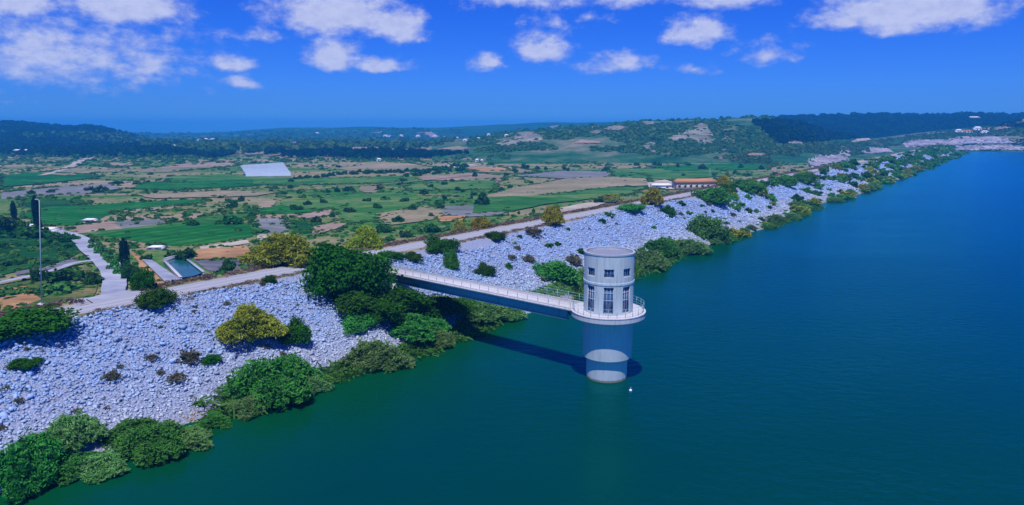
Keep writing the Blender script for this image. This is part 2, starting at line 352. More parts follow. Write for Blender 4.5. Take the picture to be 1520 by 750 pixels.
# ------------------------------------------------------------------ ground sheet, hills, dam, water, road
xs = np.concatenate([[-5300, -3500], np.linspace(-2000, 2000, 41), [3500, 5300]])
def grid(name, X, Y, Z, mat, kind='structure', smooth=True):
    a, b = X.shape; V = np.stack([X, Y, Z], -1).reshape(-1, 3); I = np.arange(a * b).reshape(a, b)
    Fq = np.stack([I[:-1, :-1], I[1:, :-1], I[1:, 1:], I[:-1, 1:]], -1).reshape(-1, 4)
    c = V[Fq]; nz = np.cross(c[:, 1] - c[:, 0], c[:, 2] - c[:, 0])[:, 2]
    if nz.mean() < 0: Fq = Fq[:, ::-1]
    o = link(name, mesh_np(name, V, Fq, smooth=smooth), mat); o['kind'] = kind; return o
X, Y = np.meshgrid(xs, xs, indexing='ij')
pe_ = X * NX[0] + Y * NX[1]
grid('ground', X, Y, np.where(pe_ < 40, ZV - 2, ZV), M['ground'])
def hillmesh(k, name, a0, a1, na, ny, mat):
    h = HL[k]; A = np.linspace(a0, a1, na)[:, None]; yb = h.base(A); t = np.linspace(0, 1.9 if k == 'far' else 2.1, ny)[None, :]
    Yy = yb + (h.yc - yb) * t; Xx = A * Yy; Z = np.maximum(h.h(Xx, Yy), -9)
    return grid(name, Xx, Yy, Z, mat)
hillmesh('left', 'hill', pa(-900), pa(380), 220, 90, M['pinewood'])
hillmesh('far', 'far_hills', pa(-800), pa(2100), 420, 110, M['farland'])
hillmesh('middle', 'hill', pa(640), pa(1330), 260, 120, M['hillwood'])
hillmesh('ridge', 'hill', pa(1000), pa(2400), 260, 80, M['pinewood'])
hillmesh('right', 'hill', pa(1040), pa(2400), 260, 90, M['hillwood'])
AL = np.concatenate([np.linspace(-160, 260, 260), np.linspace(262, 1118, 260)]); PE = np.concatenate([np.linspace(50, 96, 70), np.linspace(98, 128, 12)])
A_, P_ = np.meshgrid(AL, PE, indexing='ij'); X, Y = ap(A_, P_)
grid('embankment', X, Y, np.maximum(dam_z(A_, P_), ZV - 1.5), M['bank'])
# water
wa = np.concatenate([np.linspace(-900, 1100, 60)]); wp = np.concatenate([np.linspace(-1600, 0, 20), np.linspace(10, 75, 8)])
A_, P_ = np.meshgrid(wa, wp, indexing='ij'); X, Y = ap(A_, P_)
grid('water', X, Y, 0 * X, M['water'])
def ribbon(name, al0, al1, p0, p1, z, mat, n=300, wob=.35, seed=0):
    al = np.linspace(al0, al1, n); sh = np.clip((al - 500) / 530, 0, 1) * 6
    a = p0 + sh + wob * (fbm(al * .08 + seed, al * 0 + 1.7) + .5 * fbm(al * .5 + seed, al * 0 + 3.1)) * 2
    b = p1 + sh + wob * (fbm(al * .08 + seed + 9, al * 0 + 7.7) + .5 * fbm(al * .5 + seed, al * 0 + 9.1)) * 2
    A_ = np.stack([al, al], 1); P_ = np.stack([a, b], 1); X, Y = ap(A_, P_)
    return grid(name, X, Y, 0 * X + z, mat, smooth=False)
ribbon('road_verge', -160, 1050, 85.3, 94.3, CREST + .012, FM['orange' if 0 else 'tan'], 300, .3, 4)
ribbon('road', -160, 1050, 86.7, 92.2, CREST + .03, M['road'], 400, .4, 2)
# ------------------------------------------------------------------ fields (flat polygons on the valley floor) and pale outcrops on the hills
FIELDS = [
 ('lav', [(0,286),(80,278),(160,273),(176,282),(160,287),(53,291),(0,296)]),
 ('tan', [(0,283),(80,274),(160,267),(168,271),(80,278),(0,286)]),
 ('dkgreen', [(30,294),(133,299),(128,307),(32,310)]),
 ('vivid', [(61,308),(307,295),(304,302),(170,316),(133,334),(67,335),(30,320)]),
 ('tan', [(170,314),(267,304),(269,307),(240,312),(170,318)]),
 ('pink', [(100,337),(170,327),(205,328),(187,341),(107,347)]),
 ('lav', [(172,327),(240,325),(252,333),(190,341)]),
 ('green', [(130,345),(260,331),(300,322),(380,314),(384,322),(330,331),(180,344),(140,352)]),
 ('vivid', [(140,349),(180,343),(283,332),(369,334),(377,352),(290,364),(255,366),(198,358)]),
 ('cream', [(292,367),(373,356),(379,361),(298,372)]),
 ('orange', [(290,371),(369,365),(378,373),(369,384),(285,386)]),
 ('purple', [(283,388),(369,386),(372,398),(334,405),(306,403)]),
 ('lav', [(375,326),(419,323),(432,340),(412,350),(397,351),(381,337)]),
 ('cream', [(378,344),(400,350),(430,346),(434,352),(390,357)]),
 ('dkgreen', [(422,325),(445,329),(478,333),(476,345),(440,349)]),
 ('vivid', [(350,317),(420,305),(500,298),(520,304),(480,315),(420,318)]),
 ('dkgreen', [(0,346),(60,345),(106,356),(121,372),(104,388),(40,401),(0,410)]),
 ('purple', [(26,404),(70,397),(110,385),(120,388),(70,402),(26,410)]),
 ('scrubby', [(0,426),(60,415),(130,396),(150,415),(140,440),(60,458),(0,468)]),
 ('orange', [(0,430),(40,425),(60,445),(0,466)]),
 ('orange', [(192,374),(206,384),(248,421),(225,432),(205,405)]),
 ('pink', [(444,321),(492,310),(497,319),(447,327)]),
 ('pink', [(465,338),(516,326),(514,338),(468,351)]),
 ('tan', [(380,294),(407,299),(404,308),(380,311)]),
 ('green', [(410,300),(500,292),(575,285),(640,296),(560,328),(510,332),(500,312),(440,312)]),
 ('pink', [(532,278),(564,277),(566,287),(540,287)]),
 ('lav', [(655,306),(748,305),(752,320),(690,324),(640,318)]),
 ('tan', [(560,318),(640,306),(664,318),(640,327),(570,336)]),
 ('orange', [(650,322),(690,322),(684,330),(650,330)]),
 ('green', [(599,275),(732,266),(740,281),(607,284)]),
 ('pink', [(625,263),(700,257),(752,262),(745,269),(630,268)]),
 ('tan', [(690,246),(760,248),(800,256),(760,258),(703,255)]),
 ('orange', [(700,250),(748,249),(760,255),(705,254)]),
 ('tan', [(500,251),(561,241),(609,243),(650,250),(609,254),(520,255)]),
 ('vivid', [(719,234),(800,230),(885,234),(867,243),(724,243)]),
 ('green', [(380,262),(470,266),(600,262),(590,272),(420,276),(250,272),(250,262),(330,259)]),
 ('vivid', [(220,271),(375,268),(380,277),(250,283),(190,281)]),
 ('tan', [(215,250),(350,241),(356,246),(250,256),(215,256)]),
 ('pink', [(230,247),(330,240),(348,243),(240,253)]),
 ('tan', [(200,290),(330,284),(420,286),(380,292),(230,296)]),
 ('tan', [(760,281),(840,266),(963,261),(963,276),(909,278),(813,292),(720,302),(700,298)]),
 ('lav', [(762,262),(835,254),(930,257),(960,261),(840,266)]),
 ('green', [(700,296),(800,291),(905,279),(960,280),(930,290),(820,303),(760,314),(700,318)]),
 ('cream', [(832,311),(877,302),(900,303),(880,310),(836,316)]),
 ('green', [(904,252),(1064,248),(1080,262),(1000,268),(909,263)]),
 ('vivid', [(960,247),(1100,244),(1150,246),(1140,252),(1000,255)]),
 ('cream', [(958,272),(990,268),(1010,276),(1004,283),(962,280)]),
 ('pink', [(880,229),(920,226),(926,231),(884,234)]),
 ('vivid', [(0,262),(60,256),(160,262),(70,273),(0,279)]),
 ('tan', [(60,258),(110,250),(150,256),(100,262)]),
 ('tan', [(160,242),(200,240),(202,246),(158,248)]),
 ('cream', [(650,247),(700,244),(712,247),(660,251)]),
 ('green', [(980,234),(1080,229),(1130,232),(1090,240),(990,242)]),
]
F_POLY = [np.array(p, float) for _, p in FIELDS]
def inside(poly, x, y):
    r = np.zeros(len(x), bool); n = len(poly)
    for i in range(n):
        x1, y1 = poly[i]; x2, y2 = poly[(i + 1) % n]
        c = ((y1 > y) != (y2 > y)) & (x < (x2 - x1) * (y - y1) / (y2 - y1 + 1e-9) + x1); r ^= c
    return r
def ground_pt(px, py, z=ZV):
    d = rays(np.atleast_1d(px), np.atleast_1d(py)); t = (z - CAMZ) / d[:, 2]; q = d * t[:, None]; q[:, 2] += CAMZ; return q
NAMES = {'vivid': 'crop_field', 'green': 'meadow', 'dkgreen': 'orchard_ground', 'scrubby': 'scrub_ground', 'lav': 'bare_field', 'tan': 'dry_field', 'pink': 'bare_field', 'orange': 'ploughed_field', 'cream': 'bare_earth', 'purple': 'ploughed_field'}
def flat_poly(name, pts, mat, z, jit=.0):
    pts = np.array(pts, float); out = []
    for i in range(len(pts)):
        a, b = pts[i], pts[(i + 1) % len(pts)]; L = np.hypot(*(b - a)); k = max(1, int(L / 6))
        for j in range(k): out.append(a + (b - a) * j / k)
    out = np.array(out); g = ground_pt(out[:, 0], out[:, 1])
    g[:, :2] += np.stack([fbm(g[:, 0] * .05, g[:, 1] * .05, 3), fbm(g[:, 0] * .05 + 31, g[:, 1] * .05, 3)], 1) * jit * np.hypot(g[:, 0], g[:, 1])[:, None] * .02
    bm = bmesh.new(); f = bm.faces.new([bm.verts.new((p[0], p[1], z)) for p in g]); f.normal_update()
    if f.normal.z < 0: f.normal_flip()
    bmesh.ops.triangulate(bm, faces=[f])
    for t_ in bm.faces:
        t_.normal_update()
        if t_.normal.z < 0: t_.normal_flip()
    me = bpy.data.meshes.new(name); bm.to_mesh(me); bm.free()
    o = link(name, me, mat); o['kind'] = 'structure'; return o
for i, (k, p) in enumerate(FIELDS):
    flat_poly(NAMES[k], p, FM[k], ZV + .05 + .012 * i, 1.0)
def strip(name, pts, width, mat, z, taper=None):
    pts = np.array(pts, float); g = ground_pt(pts[:, 0], pts[:, 1])[:, :2]
    t = np.linspace(0, 1, len(g)); tt = np.linspace(0, 1, len(g) * 8)
    # smooth through the points (Catmull-Rom by repeated averaging)
    X = np.interp(tt, t, g[:, 0]); Yv = np.interp(tt, t, g[:, 1])
    for _ in range(6):
        X[1:-1] = (X[:-2] + 2 * X[1:-1] + X[2:]) / 4; Yv[1:-1] = (Yv[:-2] + 2 * Yv[1:-1] + Yv[2:]) / 4
    d = np.stack([np.gradient(X), np.gradient(Yv)], 1); d /= np.linalg.norm(d, axis=1)[:, None]; nn = np.stack([-d[:, 1], d[:, 0]], 1)
    w = np.interp(tt, np.linspace(0, 1, len(width)), width) if isinstance(width, (list, tuple)) else np.full(len(tt), float(width))
    w = w * (.86 + .3 * fbm(tt * 14, tt * 0 + 2)); P0 = np.stack([X, Yv], 1)
    A, B = P0 - nn * w[:, None] / 2, P0 + nn * w[:, None] / 2
    return grid(name, np.stack([A[:, 0], B[:, 0]], 1), np.stack([A[:, 1], B[:, 1]], 1), np.full((len(tt), 2), z), mat, smooth=False)
strip('track', [(70,342),(92,347),(110,352),(124,361),(137,375),(154,388),(167,404),(171,420),(169,436),(165,455)], [3, 4, 5.5, 6.5, 6.5, 6, 5.5, 5.5], FM['track'], ZV + .80)
strip('track', [(150,390),(137,391),(112,394),(78,406),(48,414),(0,424),(-60,436)], 2.4, FM['track'], ZV + .83)
strip('track', [(60,262),(80,258),(98,251),(112,246),(116,241),(126,238),(140,233)], [5, 7, 9, 9, 11, 9], FM['cream'], ZV + .86)
strip('track', [(700,262),(640,268),(560,276),(460,282),(380,285)], 2.5, FM['tan'], ZV + .84)
flat_poly('pond', [(247,393),(258,389),(279,392),(302,409),(288,414),(270,417)], M['pond'], ZV + .75)
def drape(name, poly, mat, off=.4, nx=34, ny=14, rough=.6):
    poly = np.array(poly, float); x0, y0 = poly.min(0); x1, y1 = poly.max(0)
    gx, gy = np.meshgrid(np.linspace(x0, x1, nx), np.linspace(y0, y1, ny), indexing='ij')
    q = hit(gx.ravel(), gy.ravel()); dist = np.linalg.norm(q, axis=1)
    q[:, 2] += off + rough * rng.random(len(q)) * 1.5
    I = np.arange(nx * ny).reshape(nx, ny); Fq = np.stack([I[:-1, :-1], I[1:, :-1], I[1:, 1:], I[:-1, 1:]], -1).reshape(-1, 4)
    cx = gx.ravel()[Fq].mean(1); cy = gy.ravel()[Fq].mean(1)
    wob = .9 * (rng.random(len(cx)) - .5)
    ok = inside(poly, cx + wob * (x1 - x0) / nx * 2, cy + wob * (y1 - y0) / ny * 2)
    dd = dist[Fq]; ok &= (dd.max(1) / dd.min(1)) < 1.12
    Fq = Fq[ok][:, ::-1]
    if len(Fq) == 0: return
    u, inv = np.unique(Fq, return_inverse=True)
    o = link(name, mesh_np(name, q[u], inv.reshape(-1, 4)), mat); o['kind'] = 'structure'; return o
OUT = [
 ('rock', [(988,209),(996,203),(1005,198),(1020,196),(1040,190),(1052,193),(1062,206),(1054,214),(1040,214),(1022,206),(1004,210)]),
 ('rock', [(1028,189),(1040,184),(1052,186),(1050,191),(1036,192)]),
 ('rock', [(953,220),(960,213),(974,211),(972,216),(962,222)]), ('rock', [(966,226),(972,222),(974,229)]),
 ('rock', [(762,205),(770,198),(790,196),(802,203),(806,210),(790,212),(770,211)]),
 ('pink', [(852,213),(864,208),(892,211),(890,214)]), ('rock', [(815,188),(830,186),(836,190),(818,191)]),
 ('rock', [(874,196),(892,193),(894,198),(878,199)]), ('rock', [(954,181),(966,178),(972,184),(958,187)]), ('rock', [(896,190),(915,187),(930,189),(918,194),(900,194)]),
 ('rock', [(1086,212),(1090,205),(1094,206),(1090,213)]), ('rock', [(1066,238),(1070,230),(1074,231),(1072,238)]),
 ('pink', [(1102,232),(1118,228),(1140,230),(1128,232)]),
 ('terrace', [(1198,240),(1215,233),(1240,230),(1258,222),(1262,226),(1258,238),(1240,243),(1205,250)]),
 ('terrace', [(1278,227),(1292,220),(1320,222),(1326,226),(1290,229)]),
 ('terrace', [(1340,214),(1360,208),(1400,208),(1402,213),(1370,218),(1344,220)]),
 ('terrace', [(1392,214),(1424,204),(1470,203),(1500,206),(1498,211),(1440,212),(1410,218)]),
 ('track', [(1424,211),(1500,210),(1504,213),(1426,214)]),
 ('terrace', [(1404,222),(1440,216),(1500,216),(1530,219),(1530,224),(1440,224)]),
 ('pink', [(1460,192),(1490,184),(1530,173),(1560,170),(1560,182),(1510,188),(1480,194)]),
 ('cream', [(1262,212),(1276,206),(1290,206),(1292,208),(1270,212)]),
 ('rock', [(1168,213),(1176,209),(1196,211),(1190,215)]),
 ('tan', [(505,222),(530,219),(566,219),(566,223),(520,224)]), ('tan', [(650,222),(680,218),(700,221),(680,224)]),
 ('pink', [(618,198),(640,196),(652,203),(646,206),(630,200)]), ('rock', [(736,214),(752,208),(772,209),(770,216),(745,218)]),
 ('tan', [(550,198),(568,195),(572,198)]),
]
for k, p in OUT: drape('rock_outcrop' if k == 'rock' else 'bare_slope', p, FM[k])
# ------------------------------------------------------------------ rocks of the dam face
def rock_template(seed, n=10, flat=.6):
    r = random.Random(seed); bm = bmesh.new()
    for i in range(n):
        v = Vector((r.gauss(0, 1), r.gauss(0, 1), r.gauss(0, 1))).normalized() * r.uniform(.75, 1.1)
        bm.verts.new((v.x * r.uniform(.8, 1.15), v.y * .85, v.z * flat))
    res = bmesh.ops.convex_hull(bm, input=bm.verts[:])
    bmesh.ops.delete(bm, geom=[v for v in bm.verts if not v.link_faces], context='VERTS')
    bmesh.ops.triangulate(bm, faces=bm.faces[:]); bm.normal_update(); bm.verts.index_update()
    V = np.array([v.co[:] for v in bm.verts]); Fx = np.array([[v.index for v in f.verts] for f in bm.faces]); bm.free(); return V, Fx
ROCKS = [rock_template(s) for s in range(8)]
def rotm(rx, ry, rz):
    cx, sx, cy, sy, cz, sz = np.cos(rx), np.sin(rx), np.cos(ry), np.sin(ry), np.cos(rz), np.sin(rz)
    R = np.empty((len(rx), 3, 3))
    R[:, 0, 0] = cy * cz; R[:, 0, 1] = sx * sy * cz - cx * sz; R[:, 0, 2] = cx * sy * cz + sx * sz
    R[:, 1, 0] = cy * sz; R[:, 1, 1] = sx * sy * sz + cx * cz; R[:, 1, 2] = cx * sy * sz - sx * cz
    R[:, 2, 0] = -sy; R[:, 2, 1] = sx * cy; R[:, 2, 2] = cx * cy
    return R
def scatter(templates, P, S, R, rnd):
    Vs, Fs, As, off = [], [], [], 0; pick = rng.integers(0, len(templates), len(P))
    for k, (TV, TF) in enumerate(templates):
        m = pick == k
        if not m.any(): continue
        s = S[m]; s = s if s.ndim == 2 else np.repeat(s[:, None], 3, 1)
        v = np.einsum('nij,nvj->nvi', R[m], TV[None] * s[:, None, :]) + P[m][:, None, :]
        n = len(v); Vs.append(v.reshape(-1, 3)); Fs.append((TF[None] + (np.arange(n) * len(TV))[:, None, None] + off).reshape(-1, TF.shape[1])); off += n * len(TV)
        As.append(np.repeat(rnd[m], len(TF)))
    return np.concatenate(Vs), np.concatenate(Fs), np.concatenate(As)
def rock_set(a0, a1, dens, s0, s1, lo=-2.5, hi=19.0):
    n = int((a1 - a0) * (hi - lo) * dens); al = rng.uniform(a0, a1, n); t = rng.uniform(lo, hi, n)
    pe = shore(al) + t; S = s0 * (s1 / s0) ** (rng.random(n) ** 1.7) * np.clip(.62 + t * .07, .62, 1)
    z = dam_z(al, pe) + S * rng.uniform(-.1, .42, n); x, y = ap(al, pe); P = np.stack([x, y, z], -1)
    R = rotm(rng.normal(.1, .45, n), rng.normal(.1, .45, n), rng.uniform(0, 6.28, n))
    return P, S, R
sets = [rock_set(-60, 0, 7, .18, .48), rock_set(0, 70, 18, .11, .37), rock_set(0, 70, .35, .38, .62), rock_set(70, 165, 10, .16, .46), rock_set(160, 330, 4.8, .24, .62), rock_set(330, 1050, 1.0, .42, 1.0)]
P, S, R = (np.concatenate(q) for q in zip(*sets)); rnd = rng.random(len(P))
V, Fx, At = scatter(ROCKS, P, S, R, rnd)
o = link('rubble', mesh_np('rubble', V, Fx, At), M['rock']); tag(o, 'loose pale grey rubble covering the sloping water face of the dam', 'rubble', kind='stuff')
bmeshes = [mesh_np('boulder', TV, TF) for TV, TF in ROCKS]
for me in bmeshes: me.materials.append(M['boulder'])
cnt = 0
while cnt < 260:
    al = rng.uniform(8, 108); pe = shore(al) + rng.uniform(.3, 18.5); s = rng.uniform(.28, .44) * (1.2 if pe - shore(al) < 5 else 1)
    x, y = ap(al, pe); z = float(dam_z(np.array(al), np.array(pe))) + s * .22
    qx, qy = proj(np.array([x, y, z]))
    if not (0 < qx < 1520 and qy < 745): continue
    o = link('boulder', bmeshes[cnt % 8]); o.location = (float(x), float(y), z); o.scale = (s, s * rng.uniform(.8, 1.1), s * .9); o.rotation_euler = (rng.normal(0, .3), rng.normal(.2, .3), rng.uniform(0, 6.28))
    tag(o, 'large pale boulder among the loose rubble of the near dam face', 'boulder', 'boulders on the near dam face'); cnt += 1
# ------------------------------------------------------------------ plants
def leaf_quads(P, Nn, size, rnd, aspect=1.0, up=None):
    n = len(P); Nn = Nn / (np.linalg.norm(Nn, axis=1)[:, None] + 1e-9)
    a = rng.normal(size=(n, 3)) if up is None else up
    T = np.cross(Nn, a); T /= (np.linalg.norm(T, axis=1)[:, None] + 1e-9); B = np.cross(Nn, T)
    s = size[:, None]
    v = np.stack([P - T * s - B * s * aspect, P + T * s * .8 - B * s * aspect * .9, P + T * s * .9 + B * s * aspect, P - T * s * .8 + B * s * aspect * .9], 1)
    return v.reshape(-1, 3), np.arange(4 * n).reshape(n, 4), rnd
def crown(n, nb, leaf, kind='dome', aspect=1.0, seed=0, out=.75):
    """unit crown: radius about 1, z from 0 to 1"""
    global rng
    keep = rng; rng = np.random.default_rng(1000 + seed)
    bc, br = [], []
    for i in range(nb):
        a = rng.uniform(0, 6.28); r = math.sqrt(rng.random()) * .72
        if kind == 'dome': z = rng.uniform(.12, .80) * (1 - .75 * r * r); rad = rng.uniform(.20, .38)
        elif kind == 'tree': z = .22 + rng.uniform(.05, .75) * (1 - .7 * r * r); rad = rng.uniform(.16, .32)
        elif kind == 'column': r *= .5; z = rng.uniform(.06, .9); rad = .55 * (1.05 - z) ** .6 * .9 + .12
        else: z = rng.uniform(.08, .86) * (1 - .62 * r * r); rad = rng.uniform(.10, .26)
        bc.append((r * math.cos(a), r * math.sin(a), z)); br.append(rad)
    bc = np.array(bc); br = np.array(br); w = br ** 2 / np.sum(br ** 2)
    k = rng.choice(nb, n, p=w); d = rng.normal(size=(n, 3)); d /= np.linalg.norm(d, axis=1)[:, None]
    rr = rng.random(n) ** .33; rr = np.where(rng.random(n) < .22, rr * rng.uniform(1.05, 1.6, n), rr)
    sq = np.array([1, 1, .75 if kind != 'column' else .35])
    P = bc[k] + d * (br[k] * rr)[:, None] * sq
    P[:, 2] = np.abs(P[:, 2]); P[:, 2] = np.where(P[:, 2] > 1, 1 - (P[:, 2] - 1) * .3, P[:, 2])
    if kind == 'wisp':      # arching sprays that start inside and lean outwards
        per = 13; ns = n // per; n = ns * per
        a = rng.uniform(0, 6.283, ns); r = np.sqrt(rng.random(ns)) * .92
        lob = 1 + .22 * np.sin(a * 3 + seed) + .14 * np.sin(a * 5 + 2 * seed)
        zt = (1 - .80 * r ** 2.2) * rng.uniform(.55, 1.08, ns) * (1 + .2 * np.sin(a * 2 + r * 4 + seed))
        tip = np.stack([r * lob * np.cos(a), r * lob * np.sin(a), np.clip(zt, .08, 1.05)], 1)
        L = rng.uniform(.14, .36, ns); di = np.stack([np.cos(a) * (.25 + r * .9), np.sin(a) * (.25 + r * .9), .9 - .55 * r], 1) + rng.normal(size=(ns, 3)) * .4; di /= np.linalg.norm(di, axis=1)[:, None]
        t = np.tile(np.linspace(0, 1, per), ns); k2 = np.repeat(np.arange(ns), per)
        P = tip[k2] - di[k2] * (L[k2] * (1 - t))[:, None] + rng.normal(size=(n, 3)) * (.030 * (1.15 - t))[:, None]; P[:, 2] = np.maximum(P[:, 2] - .10 * t ** 2 * L[k2], -.02)
        d = di[k2] + rng.normal(size=(n, 3)) * .45; Nn = np.cross(d, rng.normal(size=(n, 3))); sz = leaf * rng.uniform(.6, 1.3, n)
        rnd = np.clip(rng.normal(.5, .2, ns)[k2] + rng.normal(0, .08, n) + .12 * np.sin(a * 4 + r * 5)[k2], 0, 1)
        Nn /= np.linalg.norm(Nn, axis=1)[:, None] + 1e-9; up = np.cross(d, Nn) * -1
        v, f, a_ = leaf_quads(P, Nn, sz, rnd, aspect, np.cross(Nn, d)); rng = keep
        return v, f, a_
    if kind in ('dome', 'tree'):
        a = np.arctan2(P[:, 1], P[:, 0]); q = np.hypot(P[:, 0], P[:, 1]); fl = 1 + (.20 * np.sin(3 * a + seed) + .12 * np.sin(5 * a + 2 * seed)) * np.clip(q * 1.4, 0, 1)
        P[:, :2] *= fl[:, None]; P[:, 2] *= 1 + .16 * np.sin(4 * P[:, 0] + seed) * np.cos(3.3 * P[:, 1] + seed)
    Nn = d * out + rng.normal(size=(n, 3)) * .5 + np.array([0, 0, .25])
    sz = leaf * rng.uniform(.6, 1.35, n); rnd = np.clip(rng.normal(.5, .22, n) + .35 * (rng.random(nb)[k] - .5), 0, 1)
    up = None
    if kind == 'wisp':
        up = np.cross(Nn, d * np.array([1, 1, .4]) + np.array([0, 0, .9]) + rng.normal(size=(n, 3)) * .35)
    v, f, a = leaf_quads(P, Nn, sz, rnd, aspect, up); rng = keep
    return v, f, a
def stems(seed, n=5, h=.75, r=.05, tree=False):
    m = MB(); q = random.Random(seed)
    if tree:
        m.tube((0, 0, -.06), (.02, 0, .3), r * 1.5, r, 8)
        for i in range(n):
            a = 6.28 * i / n + q.uniform(-.3, .3); p = (math.cos(a) * .25, math.sin(a) * .25, .5); m.tube((.02, 0, .28), p, r * .8, r * .45, 6)
            m.tube(p, (math.cos(a) * .5, math.sin(a) * .5, .72), r * .45, r * .15, 5)
    else:
        for i in range(n):
            a = 6.28 * i / n + q.uniform(-.4, .4); p = (math.cos(a) * .22, math.sin(a) * .22, h * .45)
            m.tube((math.cos(a) * .05, math.sin(a) * .05, -.08), p, r, r * .6, 6); m.tube(p, (math.cos(a) * .5, math.sin(a) * .5, h), r * .6, r * .2, 5)
    return m.mesh('stem')
def tmpl(name, mat, *a, **k):
    v, f, at = crown(*a, **k); me = mesh_np('wispy_crown' if name == 'wispy' else 'crown', v, f, at); me.materials.append(mat); return me
T = {
 'dark':  [tmpl('c', M['dark'], 10000, 44, .030, 'dome', 1.1, seed=s) for s in (1, 2, 3)],
 'darktree': [tmpl('c', M['dark'], 22000, 80, .022, 'tree', 1.2, seed=s) for s in (4, 5)],
 'green': [tmpl('c', M['green'], 10000, 50, .028, 'dome', 1.3, seed=s) for s in (6, 7, 8)],
 'tam':   [tmpl('wispy', M['tam'], 13000, 70, .016, 'wisp', 3.6, seed=s) for s in (9, 10)],
 'gold':  [tmpl('wispy', M['gold'], 7000, 44, .022, 'wisp', 3.0, seed=s) for s in (11, 12)],
 'grey':  [tmpl('wispy', M['grey'], 12000, 72, .015, 'wisp', 3.6, seed=s) for s in (13, 14, 15)],
 'greenwisp': [tmpl('wispy', M['green'], 14000, 76, .016, 'wisp', 3.2, seed=s) for s in (19, 20)],
 'brown': [tmpl('c', M['brown'], 1500, 14, .035, 'wisp', 2.5, seed=s) for s in (16, 17)],
 'small': [tmpl('c', M['dark'], 1100, 14, .085, 'dome', 1.1, seed=s) for s in (21, 22, 23)],
 'smallg': [tmpl('c', M['green'], 1000, 14, .085, 'dome', 1.2, seed=s) for s in (24, 25)],
 'smally': [tmpl('c', M['tam'], 1100, 14, .07, 'wisp', 1.8, seed=s) for s in (26, 27)],
 'cypress': [tmpl('c', M['pine'], 3000, 26, .05, 'column', 1.6, seed=s) for s in (28, 29)],
}
STEM = stems(1); TSTEM = stems(2, 6, tree=True)
for me in (STEM, TSTEM): me.materials.append(M['bark'])
tc = {}
def plant(kind, px, py, w, h, label, cat='shrub', name='shrub', group=None, trunk=True, squash=1.0, front=.42):
    q = hit1(px, py); D = q[1] * cT - (q[2] - CAMZ) * sT; hd = q[:2] / np.hypot(*q[:2])
    W = w * D / F; al_ = math.atan2(CAMZ - q[2], np.hypot(*q[:2]))
    c = q[:2] + hd * W * front * squash; zc = float(H(c[0], c[1])); zc = max(zc, -.15) if c @ NX < 70 else zc
    if c @ NX < shore(c @ AX) + .5: zc = -.1
    Hh = (h * D / F - W * front * squash * math.sin(al_)) / math.cos(al_) - (zc - q[2]); Hh = max(Hh, W * .28)
    r = empty(name, (c[0], c[1], zc - .05), random.uniform(0, 6.28)); tag(r, label, cat, group)
    L = T[kind]; k = tc[kind] = tc.get(kind, -1) + 1
    cr = link('crown', L[k % len(L)], None, r); kk = 1.05 if L[0].name.startswith('wispy') else .93; cr.scale = (W * .5 / kk, W * .5 * squash / kk, Hh / (kk + .04))
    if trunk:
        st = link('trunk', TSTEM if kind in ('darktree',) else STEM, None, r); st.scale = (W * .42, W * .42, Hh * .85)
    return r
